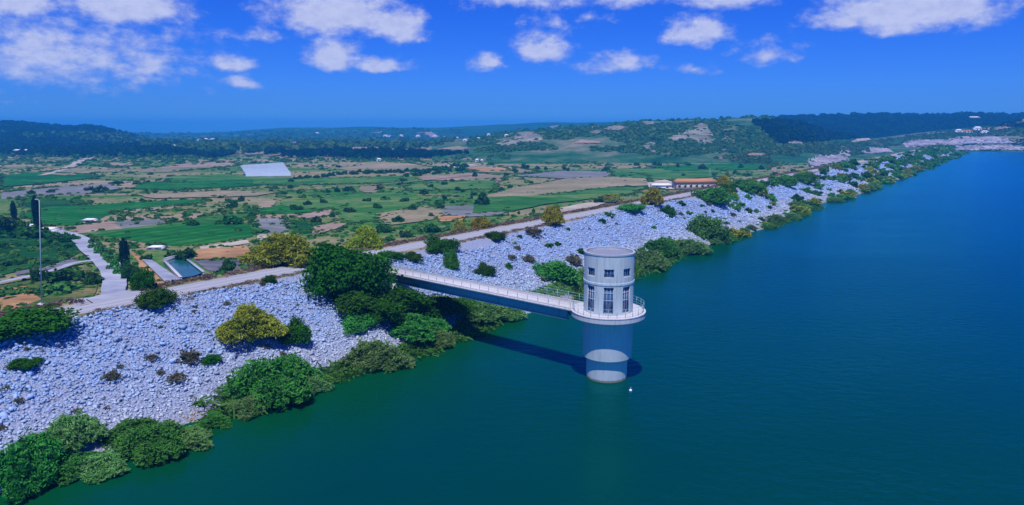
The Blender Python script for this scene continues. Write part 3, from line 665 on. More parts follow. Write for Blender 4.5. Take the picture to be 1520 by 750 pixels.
SHR = [
 ('dark', 45, 521, 130, 50, 'broad dark green bush sprawling over the rocks at the left edge below the road'),
 ('dark', 232, 466, 56, 38, 'rounded dark green bush overlapping the near edge of the crest road'),
 ('dark', 39, 557, 48, 20, 'small flat dark green bush alone on the rocks beneath the broad left edge bush'),
 ('tam', 374, 531, 112, 80, 'large olive yellow tamarisk bush in the middle of the near rocky slope'),
 ('dark', 436, 518, 52, 48, 'dark green bush tucked against the right side of the olive tamarisk'),
 ('brown', 284, 546, 34, 26, 'scruffy brown green scrub on the rocks left of the olive tamarisk'),
 ('dark', 314, 546, 30, 20, 'little dark scrub between the brown scrub and the olive tamarisk'),
 ('brown', 262, 575, 30, 22, 'small dark brown scrub low on the near rocks below the scruffy pair'),
 ('brown', 166, 571, 28, 20, 'dry brown tuft in the middle of the left rocks'),
 ('brown', 226, 540, 22, 14, 'faint grey brown tuft above the small dark brown scrub'),
 ('dark', 400, 424, 22, 16, 'small round green bush on the road edge left of the big dark tree'),
 ('greenwisp', 412, 612, 150, 84, 'wide bright green willow bush overhanging the water below the olive tamarisk'),
 ('grey', 112, 692, 100, 76, 'grey green willow bush rising from the shore thicket at lower left'),
 ('greenwisp', 42, 742, 125, 92, 'lush green waterside bush in the lower left corner'),
 ('greenwisp', 232, 692, 120, 62, 'low green bush spilling into the water right of the grey green willow'),
 ('grey', 150, 716, 100, 40, 'pale twiggy bush standing in the shallows between the lower left green bushes'),
 ('grey', 282, 672, 84, 34, 'pale twiggy bush at the tip of the lower left thicket where it meets open water'),
 ('greenwisp', 318, 640, 60, 26, 'low grassy bush on the brown shore strip below the bleached rocks'),
 ('greenwisp', 205, 668, 96, 46, 'yellowish green bush on the shore between the grey green willow and the white rocks'),
 ('greenwisp', 118, 714, 84, 40, 'low bright bush filling the gap inside the lower left thicket'),
 ('grey', 60, 700, 90, 52, 'grey leaved bush behind the lush lower left corner bush'),
 ('grey', 462, 590, 62, 34, 'small grey willow at the right end of the wide waterside willow'),
 ('grey', 372, 622, 70, 34, 'pale twigs leaning into the water under the wide willow bush'),
 ('grey', 590, 552, 60, 28, 'pale twiggy fringe standing in water right of the silvery bush'),
 ('grey', 652, 520, 60, 30, 'olive grey reeds at the tip of the pale green willow bush'),
 ('darktree', 655, 489, 92, 46, 'shaded dark bush on the bank directly beneath the footbridge'),  # added bush, its dark mass replaces a shadow on bare bank
 ('grey', 752, 480, 60, 30, 'thin grey reeds in the shallows at the right tip of the bush under the bridge'),
 ('darktree', 516, 470, 134, 102, 'tallest dark green tree at the land end of the footbridge', 'tree', 'tree'),
 ('darktree', 586, 494, 106, 62, 'dark green tree leaning under the land end of the bridge beside the tallest tree', 'tree', 'tree'),
 ('darktree', 540, 484, 112, 58, 'shady dark green shrub filling the foot of the tallest tree'),
 ('green', 530, 500, 54, 36, 'bright green bush at the rocky foot of the dark trees'),
 ('greenwisp', 618, 522, 116, 54, 'pale green willow bush along the water below the leaning dark tree'),
 ('grey', 556, 556, 108, 52, 'silvery grey green bush at the waterline right of the white rock spit'),
 ('grey', 716, 489, 90, 44, 'pale grey green bush standing in water beneath the footbridge'),
 ('green', 690, 468, 54, 30, 'green bush on the bank directly behind the bridge girder'),
 ('green', 671, 403, 24, 36, 'narrow upright light green bush behind the bridge railing'),
 ('dark', 652, 380, 50, 32, 'dark rounded bush at the roadside above the narrow upright bush'),
 ('dark', 578, 392, 40, 20, 'low dark bush hiding the start of the bridge railing'),
 ('dark', 612, 392, 36, 18, 'low dark bush next along the bridge railing'),
 ('dark', 718, 412, 29, 24, 'neat egg shaped dark bush alone on the rocks above the bridge'),
 ('dark', 735, 360, 32, 17, 'dark bush just below the road left of the yellow roadside shrub'),
 ('brown', 792, 354, 32, 16, 'olive brown low bush beneath the yellow roadside shrub'),
 ('green', 824, 424, 72, 38, 'bright green bush on the bank left of the round tower'),
 ('brown', 785, 392, 22, 14, 'small light olive tuft on the rocks above the bright green bank bush'),
 ('brown', 760, 388, 16, 10, 'tiny grey green tuft on the rocks left of the light olive tuft'),
 ('brown', 850, 396, 30, 18, 'dry dark scrub on the rocks just above the bright green bank bush'),
 ('small', 755, 400, 14, 10, 'tiny dark bush midway between egg shaped bush and bank bush'),
 ('gold', 820, 339, 34, 34, 'bushy yellow shrub standing on the lake side edge of the crest road'),
 ('gold', 969, 308, 40, 32, 'yellow ochre shrub on the crest where the road bends from view'),
 ('dark', 992, 321, 24, 16, 'dark green bush below the yellow ochre shrub'),
 ('green', 935, 318, 42, 15, 'flat green bush along the crest left of the yellow ochre shrub'),
 ('green', 1058, 306, 60, 30, 'broad green bush below the orange roofed building'),
 ('green', 1050, 359, 58, 40, 'dense dark green bush above the water right of the tower'),
 ('greenwisp', 982, 386, 66, 34, 'bright green bush at the shore just right of the tower top'),
 ('grey', 966, 404, 66, 34, 'grey green reedy bush touching the water right of the tower'),
 ('grey', 1022, 380, 66, 26, 'yellowish grey bush along the water in front of the dense dark green bush'),
 ('gold', 1074, 277, 26, 18, 'golden yellow shrub at the right end of the orange roofed building'),
 ('green', 1110, 286, 50, 22, 'long green bush on the crest right of the golden shrub'),
 ('dark', 1082, 288, 26, 16, 'dark bush between golden shrub and long green crest bush'),
 ('green', 1165, 278, 34, 20, 'pointed green bush on the crest beyond the long green bush'),
 ('green', 1192, 274, 36, 20, 'green bush on the crest leaning towards the lake past the pointed bush'),
 ('small', 1010, 306, 14, 8, 'tiny dark bush near the crest left of the broad green bush'),
 ('tam', 424, 400, 128, 56, 'large yellow green bush beyond the crest road left of the tallest dark tree'),
 ('tam', 545, 371, 62, 38, 'yellow ochre bush behind the crest road above the big dark tree'),
 ('gold', 712, 341, 34, 20, 'ragged golden bush behind the road in front of the dry grey field'),
 ('gold', 681, 344, 22, 18, 'small golden bush left of the ragged golden bush behind the road'),
 ('tam', 905, 302, 40, 15, 'faded yellow bush behind the road left of the yellow ochre shrub'),
 ('dark', 216, 432, 36, 34, 'dark green bush at the far road edge under the short cypress'),
 ('dark', 195, 418, 30, 30, 'dark bush between track and short cypress foot'),
 ('small', 264, 389, 30, 20, 'round dark tree on the left at the head of the blue green pond'),
 ('small', 281, 384, 24, 18, 'round dark tree on the right at the head of the blue green pond'),
 ('small', 341, 404, 24, 20, 'dark bush on the ploughed ground right of the pond'),
 ('small', 218, 388, 16, 12, 'small bush beside the white slab above the pond'),
 ('small', 100, 421, 54, 26, 'dark scrub clump inside the bend of the access track'),
 ('small', 140, 424, 30, 22, 'dark scrub clump touching the inner edge of the access track'),
 ('small', 60, 420, 24, 26, 'dark shrub behind the slender pole'),
 ('smallg', 85, 440, 60, 18, 'low green scrub in front of the bend of the access track'),
 ('smallg', 12, 442, 40, 18, 'low green scrub at the left edge beyond the crest road'),
 ('small', 14, 348, 52, 30, 'dark tree mass at the left edge behind the orchard'),
 ('small', 50, 356, 44, 20, 'rounded dark tree below the tall cypress'),
 ('small', 92, 362, 40, 18, 'dark hedge tree on the orchard rim beside the track'),
]
for s in SHR: plant(*s[:6], *(s[6:] if len(s) > 6 else ()))
def cypress(px, py, w, h, label):
    q = hit1(px, py); D = q[1] * cT - (q[2] - CAMZ) * sT
    r = empty('cypress', q); tag(r, label, 'tree'); W = w * D / F; Hh = h * D / F / .985
    c = link('crown', T['cypress'][int(px) % 2], None, r); c.scale = (W * .62, W * .62, Hh)
    m = MB(); m.tube((0, 0, -.2), (0, 0, Hh * .5), .22, .1, 8); m.build('trunk', M['bark'], r)
cypress(57, 346, 12, 56, 'tall dark cypress behind the slender pole')
cypress(23, 338, 9, 40, 'slim dark cypress near the left edge, left of the tallest cypress')
cypress(187, 404, 15, 52, 'dark cypress between the access track and the blue green pond')
# far shrubs along the dam
def blank(kind, al, pe, W, Hh, label, group, cat='shrub', name='shrub'):
    x, y = ap(al, pe); z = max(float(H(x, y)), -.1)
    L = T[kind]; k = tc[kind] = tc.get(kind, -1) + 1
    o = link(name, L[k % len(L)]); o.location = (float(x), float(y), z - .05); o.rotation_euler = (0, 0, random.uniform(0, 6.28)); o.scale = (W / 2, W / 2, Hh)
    return tag(o, label, cat, group)
far_p, far_s = [], []
for i in range(230):
    al = 215 + 800 * (rng.random() ** 1.25); far = np.clip((al - 215) / 500, 0, 1)
    t = rng.random(); pe = shore(al) + 2 + 17 * (t if rng.random() > .35 else rng.uniform(.75, 1.05))
    W = rng.uniform(2.2, 5.5) * (1 + far * .8)
    if al > 470: x, y = ap(al, pe); far_p.append((x, y, float(H(x, y)))); far_s.append(W * .55); continue
    k = rng.choice(['small', 'smallg', 'smallg', 'smally'], p=[.32, .3, .2, .18])
    blank(k, al, pe, W, W * rng.uniform(.4, .6), 'small shrub growing among the pale rocks on the far stretch of the dam', 'shrubs along the far dam')
for i in range(85):
    al = 150 + 880 * (i / 85) ** 1.2 + rng.uniform(-4, 4); pe = shore(al) + rng.uniform(-1.8, 2.2); W = rng.uniform(3.5, 7) * (1 + (al / 1000) * .8)
    if al > 560: x, y = ap(al, pe); far_p.append((x, y, max(float(H(x, y)), -.1))); far_s.append(W * .5); continue
    blank(['grey', 'smallg', 'smally', 'grey'][i % 4] if al < 420 else ['smallg', 'smally'][i % 2], al, pe, W, W * rng.uniform(.22, .38), 'low waterside bush fringing the far shore of the dam', 'bushes fringing the far waterline')
for i in range(40):
    al = rng.uniform(100, 215); pe = shore(al) + rng.uniform(3, 18); W = rng.uniform(.8, 2.4)
    blank(['small', 'smallg', 'small', 'brown'][i % 4], al, pe, W, W * .5, 'knee high bush in the rocks of the dam face beyond the tower', 'low bushes beyond the tower')
for i in range(26):
    al = rng.uniform(15, 62); pe = shore(al) + rng.uniform(4, 19); W = rng.uniform(.5, 1.1)
    blank('brown', al, pe, W, W * .5, 'tiny dry tuft between the rocks of the near slope', 'dry tufts on the near slope', 'plant', 'tuft')
# fringe of weeds at the water and grass on the road edges (uncountable)
def tufts(name, al, pe, s, mat, label, cat, blades=9, lean=.5, aspect=9.0, zoff=0):
    n = len(al); x, y = ap(al, pe); z = np.maximum(H(x, y), -.05) + zoff
    k = np.repeat(np.arange(n), blades); m = len(k); d = rng.normal(size=(m, 3)) * np.array([lean, lean, .2]) + np.array([0, 0, .8]); d /= np.linalg.norm(d, axis=1)[:, None]
    L = s[k] * rng.uniform(.5, 1.2, m); P = np.stack([x[k], y[k], z[k]], -1) + d * (L * .5)[:, None] + rng.normal(size=(m, 3)) * (s[k] * .35)[:, None] * np.array([1, 1, .05])
    Nn = rng.normal(size=(m, 3)); Nn -= d * np.sum(Nn * d, 1)[:, None]
    up = np.cross(Nn, d) * -1
    v, f, a = leaf_quads(P, Nn, L * .5 / aspect, np.repeat(rng.random(n), blades) * .6 + rng.random(m) * .4, aspect, up)
    o = link(name, mesh_np(name, v, f, a), mat); return tag(o, label, cat, kind='stuff')
n = 5200; al = rng.uniform(-60, 330, n); keep = (fbm(al * .045, al * 0 + 3) > -.02); al = al[keep]
pe = shore(al) + rng.normal(-.5, 1.2, len(al)); tufts('waterside_weeds', al, pe, rng.uniform(.5, 1.4, len(al)), M['green'], 'thin green weeds growing out of the shallow water along the shore', 'weeds', 12, .8, 5)
n = 2600; al = rng.uniform(-60, 400, n); keep = (fbm(al * .06, al * 0 + 8) > -.05) | (rng.random(n) < .25); al = al[keep]
pe = rng.normal(85.7, .45, len(al)); tufts('dry_grass', al, pe, rng.uniform(.25, .6, len(al)), M['straw'], 'dry straw coloured grass along the lake side edge of the crest road', 'grass', 9, .6, 6)
jq = ground_pt(164, 439, CREST)[0]; JAL = float(jq[0] * AX[0] + jq[1] * AX[1])
ja = np.linspace(JAL - 4.6, JAL + 4.6, 24)[:, None]; jw = np.linspace(0, 1, 7)[None, :]
jx, jy = ap(ja + 0 * jw, 91.6 + jw * (3.3 + .25 * np.sin(ja * 2.1)) + 0 * ja); jc = 1 - np.clip((np.abs(ja - JAL) - 3.2) / 1.4, 0, 1) * (1 - jw)
grid('road_junction', jx, jy, 0 * jx + CREST + .021, FM['track'], smooth=False)
n = 3600; al = rng.uniform(-60, 420, n); al = al[np.abs(al - JAL) > 3.6]; n = len(al); pe = rng.normal(93.4, .5, n)
tufts('roadside_scrub', al, pe, rng.uniform(.3, .9, n), M['straw'], 'dry brown weeds along the valley side edge of the crest road', 'weeds', 10, .6, 5)
n = 700; al = rng.uniform(82, 120, n); pe = shore(al) + rng.uniform(1.2, 4.5, n)
tufts('bank_grass', al, pe, rng.uniform(.4, 1.0, n), M['grey'], 'pale green grass on the bank behind the footbridge', 'grass', 12, .7, 5)
n = 420; al = rng.uniform(0, 330, n); pe = shore(al) + rng.uniform(1, 19.5, n)
tufts('slope_weeds', al, pe, rng.uniform(.2, .5, n), M['brown'], 'small olive weeds growing in the gaps of the dam face rubble', 'weeds', 10, .7, 5, .15)
# ------------------------------------------------------------------ valley trees (individuals), scrub and far woods (stuff)
def blob_t(seed, n=26, leaf=.34):
    r = np.random.default_rng(seed); d = r.normal(size=(n, 3)); d /= np.linalg.norm(d, axis=1)[:, None]; d[:, 2] = np.abs(d[:, 2])
    P = d * r.uniform(.45, .9, n)[:, None] * np.array([1, 1, .9]); Nn = d + r.normal(size=(n, 3)) * .4
    global rng
    keep = rng; rng = r; v, f, a = leaf_quads(P, Nn, leaf * r.uniform(.7, 1.3, n), np.zeros(n)); rng = keep
    return v, f
BL = [blob_t(s) for s in range(6)]
def clumps(name, P, S, mat, label, cat, hs=1.0):
    n = len(P); S3 = np.stack([S, S, S * hs], 1); V, Fq, A = scatter(BL, P, S3, rotm(np.zeros(n), np.zeros(n), rng.uniform(0, 6.28, n)), rng.random(n))
    return tag(link(name, mesh_np(name, V, Fq, A), mat), label, cat, kind='stuff')
def pxscatter(poly, n):
    poly = np.array(poly, float); x0, y0 = poly.min(0); x1, y1 = poly.max(0); x = rng.uniform(x0, x1, n * 3); y = rng.uniform(y0, y1, n * 3)
    k = inside(poly, x, y); return x[k][:n], y[k][:n]
VT = 'dark rounded tree dotted among the fields of the valley floor'
def vtree(px, py, w, h, kind='small', label=VT, group='trees dotted among the valley fields'):
    q = ground_pt(px, py)[0]; D = q[1] * cT - (q[2] - CAMZ) * sT; W = w * D / F; Hh = max(h * D / F - W * .4 * .1, W * .5)
    L = T[kind]; k = tc[kind] = tc.get(kind, -1) + 1
    o = link('valley_tree', L[k % len(L)]); o.location = q; o.rotation_euler = (0, 0, random.uniform(0, 6.28)); o.scale = (W / 2, W / 2, Hh); return tag(o, label, 'tree', group)
vtree(717, 305, 22, 20, 'small', 'squarish dark tree standing alone in the mid valley meadow', None)
for q in [(563,282,8,8),(515,284,14,9),(500,285,9,8),(487,286,8,7),(348,304,10,9),(358,299,10,9),(345,308,16,8),(330,316,12,8),(288,335,17,10),(258,326,6,5),(345,333,30,10),(375,322,14,8),(752,260,9,5),(765,256,10,7),(705,263,8,9),(780,251,14,10),(798,252,10,7),(810,252,6,5),(843,255,6,8),(838,252,8,6),(900,254,12,8),(945,246,9,6),(972,246,9,8),(979,247,8,7),(1006,249,9,9),(1022,247,6,6),(1042,252,14,9),(888,302,18,12),(660,296,9,8),(655,310,12,9),(770,318,6,6),(792,316,6,8),(640,322,10,6),(760,330,5,5),(612,312,18,10),(590,330,20,10),(560,310,18,10),(520,316,18,10),(470,330,16,10),(440,312,20,9),(600,300,14,8),(150,286,22,12),(132,283,14,6),(76,286,12,5),(46,288,12,5),(700,295,8,6),(680,283,10,7),(745,284,10,7),(660,275,12,7),(640,279,10,7),(630,288,14,8),(545,300,14,8),(480,302,12,8),(456,305,14,8),(570,345,26,10),(602,352,22,9),(640,345,26,9),(1060,262,6,6),(1130,252,10,8),(1100,250,10,8),(1090,258,8,6),(1150,262,12,8),(1128,268,8,6),(1180,258,14,9),(1015,262,7,5)]: vtree(*q)
def along(pts, n, w, h, j, kind='small', **k):
    p = np.array(pts, float); t = np.linspace(0, len(p) - 1, n); x = np.interp(t, np.arange(len(p)), p[:, 0]) + rng.normal(0, 2, n); y = np.interp(t, np.arange(len(p)), p[:, 1]) + rng.normal(0, j, n)
    for a, b in zip(x, y): vtree(a, b, w * rng.uniform(.7, 1.4), h * rng.uniform(.7, 1.3), kind, **k)
HG = dict(label='dark tree in the long hedge line crossing the middle of the valley', group='hedge line trees in mid valley')
along([(430,268),(513,259),(580,256),(633,256),(690,247)], 46, 10, 5.5, 1.0, **HG)
along([(600,262),(690,252)], 14, 10, 5, 1.5, **HG)
HG2 = dict(label='green tree in the hedge beside the access track and pond', group='hedge trees beside the access track')
along([(140,366),(152,380),(168,396),(178,412)], 12, 17, 15, 1.5, 'smallg', **HG2)
along([(0,352),(30,352),(66,352),(100,358)], 10, 18, 12, 1.5, 'small', label='dark orchard tree in the rows left of the access track', group='orchard trees left of the track')
for yy, x0, x1 in ((366, 0, 112), (392, 0, 80)): along([(x0, yy + 4), (x1, yy - 2)], 9, 16, 6, 1.5, 'small', label='dark orchard tree in the rows left of the access track', group='orchard trees left of the track')
cnt = 0
while cnt < 34:
    x, y = rng.uniform(180, 1000), rng.uniform(268, 330); yy = 470 - .1855 * (x - 50)
    if y > yy - 45 or any(inside(p, np.array([x]), np.array([y]))[0] for p in F_POLY): continue
    sz = rng.uniform(5, 13) * (y - 190) / 110; vtree(x, y, sz, sz * .6); cnt += 1
# scrub over the valley floor
n = 15000; px = rng.uniform(-60, 1250, n); py = 226 + (470 - 226) * rng.random(n) ** 1.5
g = ground_pt(px, py); ok = np.ones(n, bool)
for p, (k, _) in zip(F_POLY, FIELDS):
    if k in ('dkgreen', 'scrubby'): continue
    ok &= ~(inside(p, px, py) & (rng.random(n) < (.92 if k not in ('tan', 'green') else .82)))
TR = np.array([(70,342),(124,361),(154,388),(166,404),(170,420),(166,437)], float)
for a, b in zip(TR[:-1], TR[1:]):
    t = np.clip(((px - a[0]) * (b[0] - a[0]) + (py - a[1]) * (b[1] - a[1])) / np.sum((b - a) ** 2), 0, 1); ok &= np.hypot(px - a[0] - t * (b[0] - a[0]), (py - a[1] - t * (b[1] - a[1])) * 1.5) > 17
ok &= ~inside(np.array([(205,385),(225,365),(310,395),(310,415),(245,425)], float), px, py)
dens = fbm(g[:, 0] * .015, g[:, 1] * .02, 4); ok &= (dens > -.08) | (rng.random(n) < .25)
ok &= (g[:, 0] * NX[0] + g[:, 1] * NX[1]) > 130
g = g[ok]; dd = np.hypot(g[:, 0], g[:, 1]); clumps('scrub', g, np.clip(rng.lognormal(-.25, .55, len(g)) * (.55 + dd / 700), .3, 4.0), M['scrub'], 'patchy green scrub spread over the valley floor between the fields', 'scrub', .7)
def woods(poly, n, s0, s1, mat, label, name='woodland', hs=1.1, thin=None, clear=True):
    x, y = pxscatter(poly, n); y = y + 7 * fbm(x * .03, x * 0 + n * .01, 3); q = hit(x, y)
    if thin is not None: k = fbm(q[:, 0] * .012, q[:, 1] * .012, 3) > thin; q = q[k]
    px_, py_ = proj(q); c_ = np.zeros(len(q), bool)
    for _, p_ in OUT: c_ |= inside(np.array(p_, float), px_, py_)
    q = q[~c_ | (rng.random(len(q)) < .15)] if clear else q
    q[:, 2] -= .3; clumps(name, q, rng.uniform(s0, s1, len(q)), mat, label, 'woods', hs)
woods([(-100,180),(0,181),(60,184),(140,187),(200,202),(300,226),(420,224),(420,229),(200,230),(-100,228)], 3900, 3.0, 6.0, M['pine'], 'dark blue green woods over the low hill on the left', thin=-.14)  # thin strip at its foot stands in for cloud shadow over fields
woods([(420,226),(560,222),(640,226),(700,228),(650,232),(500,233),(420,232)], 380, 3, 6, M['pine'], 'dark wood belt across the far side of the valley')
woods([(0,200),(300,197),(690,191),(690,206),(640,220),(300,226)], 1100, 4, 9, M['scrub'], 'far blue woods on the plain at the horizon')
woods([(690,206),(760,197),(850,190),(940,184),(1060,180),(1140,178),(1160,205),(1140,226),(1000,232),(850,224),(700,226)], 2700, 2.0, 4.2, M['scrub'], 'bushy green maquis over the hill behind the dam', 'maquis', .9, -.12)
woods([(1120,181),(1160,178),(1310,174),(1440,172),(1520,172),(1620,170),(1620,185),(1440,190),(1370,196),(1280,206),(1156,212)], 4200, 3.5, 6.5, M['pine'], 'dense dark pine forest on the ridge at the right')  # dark foliage colour carries the cloud shadow lying on this ridge
woods([(1060,236),(1160,216),(1300,207),(1420,192),(1520,178),(1600,170),(1600,205),(1510,203),(1420,204),(1330,216),(1280,228),(1140,246)], 2600, 1.8, 3.8, M['scrub'], 'green bushes over the low hill above the far end of the dam', 'maquis', .9, -.1)
woods([(1400,206),(1530,205),(1530,224),(1440,223)], 260, 1.2, 2.6, M['pine'], 'dark bushes dotted over the pale terraces of the far shore', 'maquis', .8, None, False)
woods([(-60,226),(420,227),(760,228),(760,240),(420,243),(200,246),(-60,244)], 800, 1.2, 3.4, M['scrub'], 'loose green trees and hedges at the foot of the far woods', 'maquis', 1.0, -.05)
# silhouette trees on the ridges
def crest_trees(k, px0, px1, n, s0, s1, mat, label):
    h = HL[k]; a = rng.uniform(pa(px0), pa(px1), n); y = h.yc + rng.uniform(-60, 25, n); x = a * y; z = h.h(x, y) - .5
    clumps('woodland', np.stack([x, y, z], -1), s0 * (s1 / s0) ** (rng.random(n) ** 2), mat, label, 'woods', 1.15)
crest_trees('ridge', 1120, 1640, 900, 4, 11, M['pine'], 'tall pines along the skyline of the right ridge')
crest_trees('middle', 700, 1160, 420, 1.5, 5.5, M['scrub'], 'scattered bushes along the skyline of the middle hill')
crest_trees('left', -80, 260, 420, 3, 7, M['pine'], 'trees along the skyline of the left hill')
hp_, hs_ = [], []
for p, (k, _) in zip(F_POLY, FIELDS):
    for i in range(len(p)):
        a, b = p[i], p[(i + 1) % len(p)]; ga, gb = ground_pt(*a)[0], ground_pt(*b)[0]; L = np.hypot(*(gb - ga)[:2]); n = int(L / 2.2)
        if n < 2 or rng.random() < .22: continue
        t = rng.random(n)[:, None]; g = ga + (gb - ga) * t + rng.normal(0, 1.2, (n, 3)) * np.array([1, 1, 0]); g[:, 2] = ZV
        g = g[(fbm(g[:, 0] * .03, g[:, 1] * .03, 3) > -.05)]
        hp_.append(g); hs_.append(rng.uniform(.5, 1.5, len(g)) * (.5 + np.hypot(g[:, 0], g[:, 1]) / 600))
g = np.concatenate(hp_); S_ = np.concatenate(hs_); ok = (g[:, 0] * NX[0] + g[:, 1] * NX[1]) > 128
px_, py_ = proj(g); ok &= ~inside(np.array([(205,385),(225,365),(310,395),(310,415),(245,425)], float), px_, py_)
clumps('hedgerow_scrub', g[ok], np.clip(S_[ok], .3, 3.0), M['scrub'], 'ragged low hedge scrub along the edges of the valley fields', 'scrub', .8)
clumps('distant_shrubs', np.repeat(np.array(far_p, float), 5, 0) + rng.normal(0, 2.4, (len(far_p) * 5, 3)) * np.array([1, 1, .1]), np.repeat(np.array(far_s), 5) * rng.uniform(.35, .95, len(far_p) * 5), M['scrub'], 'green shrubs merging along the farthest stretch of the dam', 'shrubs', .8)
# ------------------------------------------------------------------ intake tower
TX, TY = 11.60, 79.94
tower = empty('intake_tower', (TX, TY, 0)); tag(tower, 'round pale concrete intake tower with tall windows standing in the reservoir', 'tower')
m = MB(); m.lathe([(2.48, -3), (2.48, 2.75)], 72); m.build('footing', M['shaft'], tower, smooth=40)
m = MB(); m.lathe([(2.3, 2.74), (2.93, 2.74), (3.0, 2.80), (3.0, 7.78)], 72); m.build('shaft', M['shaft'], tower, smooth=40)
m = MB(); R0 = 4.45
m.lathe([(2.9, 7.74), (R0 - .06, 7.74), (R0, 7.80), (R0, 8.34), (R0 + .04, 8.36), (R0 + .04, 8.45), (R0 - .02, 8.47), (2.7, 8.47)], 96); m.build('platform', M['conc'], tower, smooth=35)
# drum wall with openings
NS = 48; RO, RI = 2.98, 2.70
zl = [8.47, 8.62, 10.15, 11.80, 12.95, 13.95, 15.10, 15.45]
off = math.radians(-90 - 8 - 11.25 - 3.75 + 3.75)
def ang(i): return off + i * 2 * math.pi / NS
openset = set()
for c in range(8):
    for s in range(3):
        i = (c * 6 + s) % NS
        openset |= {(i, 1), (i, 2), (i, 4)}
m = MB(); mr = MB()
def pt(r, i, z): return (r * math.cos(ang(i)), r * math.sin(ang(i)), z)
for i in range(NS):
    for k in range(len(zl) - 1):
        ro = RO + (.045 if zl[k] >= 11.9 else 0)
        if (i, k) in openset: continue
        m.add([pt(RO, i, zl[k]), pt(RO, i + 1, zl[k]), pt(RO, i + 1, zl[k + 1]), pt(RO, i, zl[k + 1])], [(0, 1, 2, 3)])
        m.add([pt(RI, i, zl[k]), pt(RI, i + 1, zl[k]), pt(RI, i + 1, zl[k + 1]), pt(RI, i, zl[k + 1])], [(3, 2, 1, 0)])
        for (di, dk, q) in ((1, 0, [pt(RO, i + 1, zl[k]), pt(RI, i + 1, zl[k]), pt(RI, i + 1, zl[k + 1]), pt(RO, i + 1, zl[k + 1])]), (-1, 0, [pt(RO, i, zl[k]), pt(RO, i, zl[k + 1]), pt(RI, i, zl[k + 1]), pt(RI, i, zl[k])])):
            if ((i + di) % NS, k) in openset: m.add(q, [(0, 1, 2, 3)])
        if (i, k + 1) in openset: m.add([pt(RO, i, zl[k + 1]), pt(RO, i + 1, zl[k + 1]), pt(RI, i + 1, zl[k + 1]), pt(RI, i, zl[k + 1])], [(0, 1, 2, 3)])
        if (i, k - 1) in openset: m.add([pt(RO, i, zl[k]), pt(RI, i, zl[k]), pt(RI, i + 1, zl[k]), pt(RO, i + 1, zl[k])], [(0, 1, 2, 3)])
m.build('drum_wall', M['plaster'], tower, smooth=30)
m = MB(); m.lathe([(RO - .02, 11.96), (RO + .05, 12.0), (RO + .05, 12.24), (RO - .02, 12.28)], 72); m.build('string_course', M['plaster'], tower, smooth=30)
m = MB(); m.lathe([(RI, 15.45), (RO + .05, 15.45), (RO + .05, 15.62), (RI + .06, 15.62), (RI + .06, 15.2)], 72); m.build('parapet', M['conc_dark'], tower, smooth=30)
m = MB(); m.lathe([(0.001, 15.32), (RI + .05, 15.30)], 72); m.build('roof', M['roofing'], tower)
def window(c, z0, z1, nv, transoms, name):
    a0, a1 = ang(c * 6), ang(c * 6 + 3); am = (a0 + a1) / 2; hw = RO * math.sin((a1 - a0) / 2); rr = RO * math.cos((a1 - a0) / 2) - .12
    Mx = Matrix.Rotation(am, 4, 'Z') @ Matrix.Translation((rr, 0, 0))
    f = MB(); t = .055
    f.box((0, -hw + t / 2, (z0 + z1) / 2), (t, t, z1 - z0), Mx); f.box((0, hw - t / 2, (z0 + z1) / 2), (t, t, z1 - z0), Mx)
    f.box((0, 0, z0 + t / 2), (t * .96, 2 * hw - 2 * t, t), Mx); f.box((0, 0, z1 - t / 2), (t * .96, 2 * hw - 2 * t, t), Mx)
    for k in range(1, nv): f.box((0, -hw + 2 * hw * k / nv, (z0 + z1) / 2), (t * .9, t * .8, z1 - z0 - 2 * t), Mx)
    for z in transoms: f.box((0.004, 0, z), (t * .8, 2 * hw - 2 * t, .07), Mx)
    fo = f.build(name, M['frame'], tower)
    p = MB(); p.box((-.03, 0, (z0 + z1) / 2), (.012, 2 * hw - .02, z1 - z0 - .02), Mx); p.build('pane', M['glass'], fo)
for c in range(8):
    window(c, 8.64, 11.78, 3, [10.2, 11.1], 'window')
    window(c, 12.97, 13.93, 3, [], 'window')
def rail_parts(parent, pts, hgt=1.05, rp=.02, closed=False):
    r = MB()
    for zz in (hgt, hgt * .66, hgt * .33): r.path([(p[0], p[1], p[2] + zz) for p in pts], rp if zz == hgt else rp * .7)
    return r
rl = [(R0 - .2) for _ in range(41)]
a_s, a_e = math.radians(141 - 360 + 24), math.radians(141 - 24)
pts = [((R0 - .2) * math.cos(a), (R0 - .2) * math.sin(a), 8.46) for a in np.linspace(a_s, a_e, 46)]
rr_ = rail_parts(tower, pts).build('railing', M['rail'], tower)
for p in pts[::2]:
    q = MB(); q.tube((p[0], p[1], p[2]), (p[0], p[1], p[2] + 1.05), .028, .028, 6); q.build('post', M['rail'], rr_)
# ------------------------------------------------------------------ footbridge
vx = Vector((.76948, -.63867, 0)); nx_ = Vector((.63867, .76948, 0)); A0 = Vector((-19.942, 102.573, 0)); Lb = 35.6; W0, W1 = 0.0, 3.45
bridge = empty('footbridge', (A0.x, A0.y, 0)); tag(bridge, 'straight narrow concrete footbridge with railings from the dam to the round tower', 'bridge')
Mb = Matrix(((vx.x, nx_.x, 0, 0), (vx.y, nx_.y, 0, 0), (0, 0, 1, 0), (0, 0, 0, 1)))
m = MB(); m.box((Lb / 2 - 4.6, (W0 + W1) / 2, 8.27), (Lb + 9.2, W1 - W0, .34), Mb); m.build('deck', M['conc'], bridge)
m = MB(); m.box((Lb / 2 - 4.6, .09, 8.50), (Lb + 9.2, .16, .12), Mb); m.box((Lb / 2 - 4.6, W1 - .09, 8.50), (Lb + 9.2, .16, .12), Mb); m.build('kerb', M['conc'], bridge)
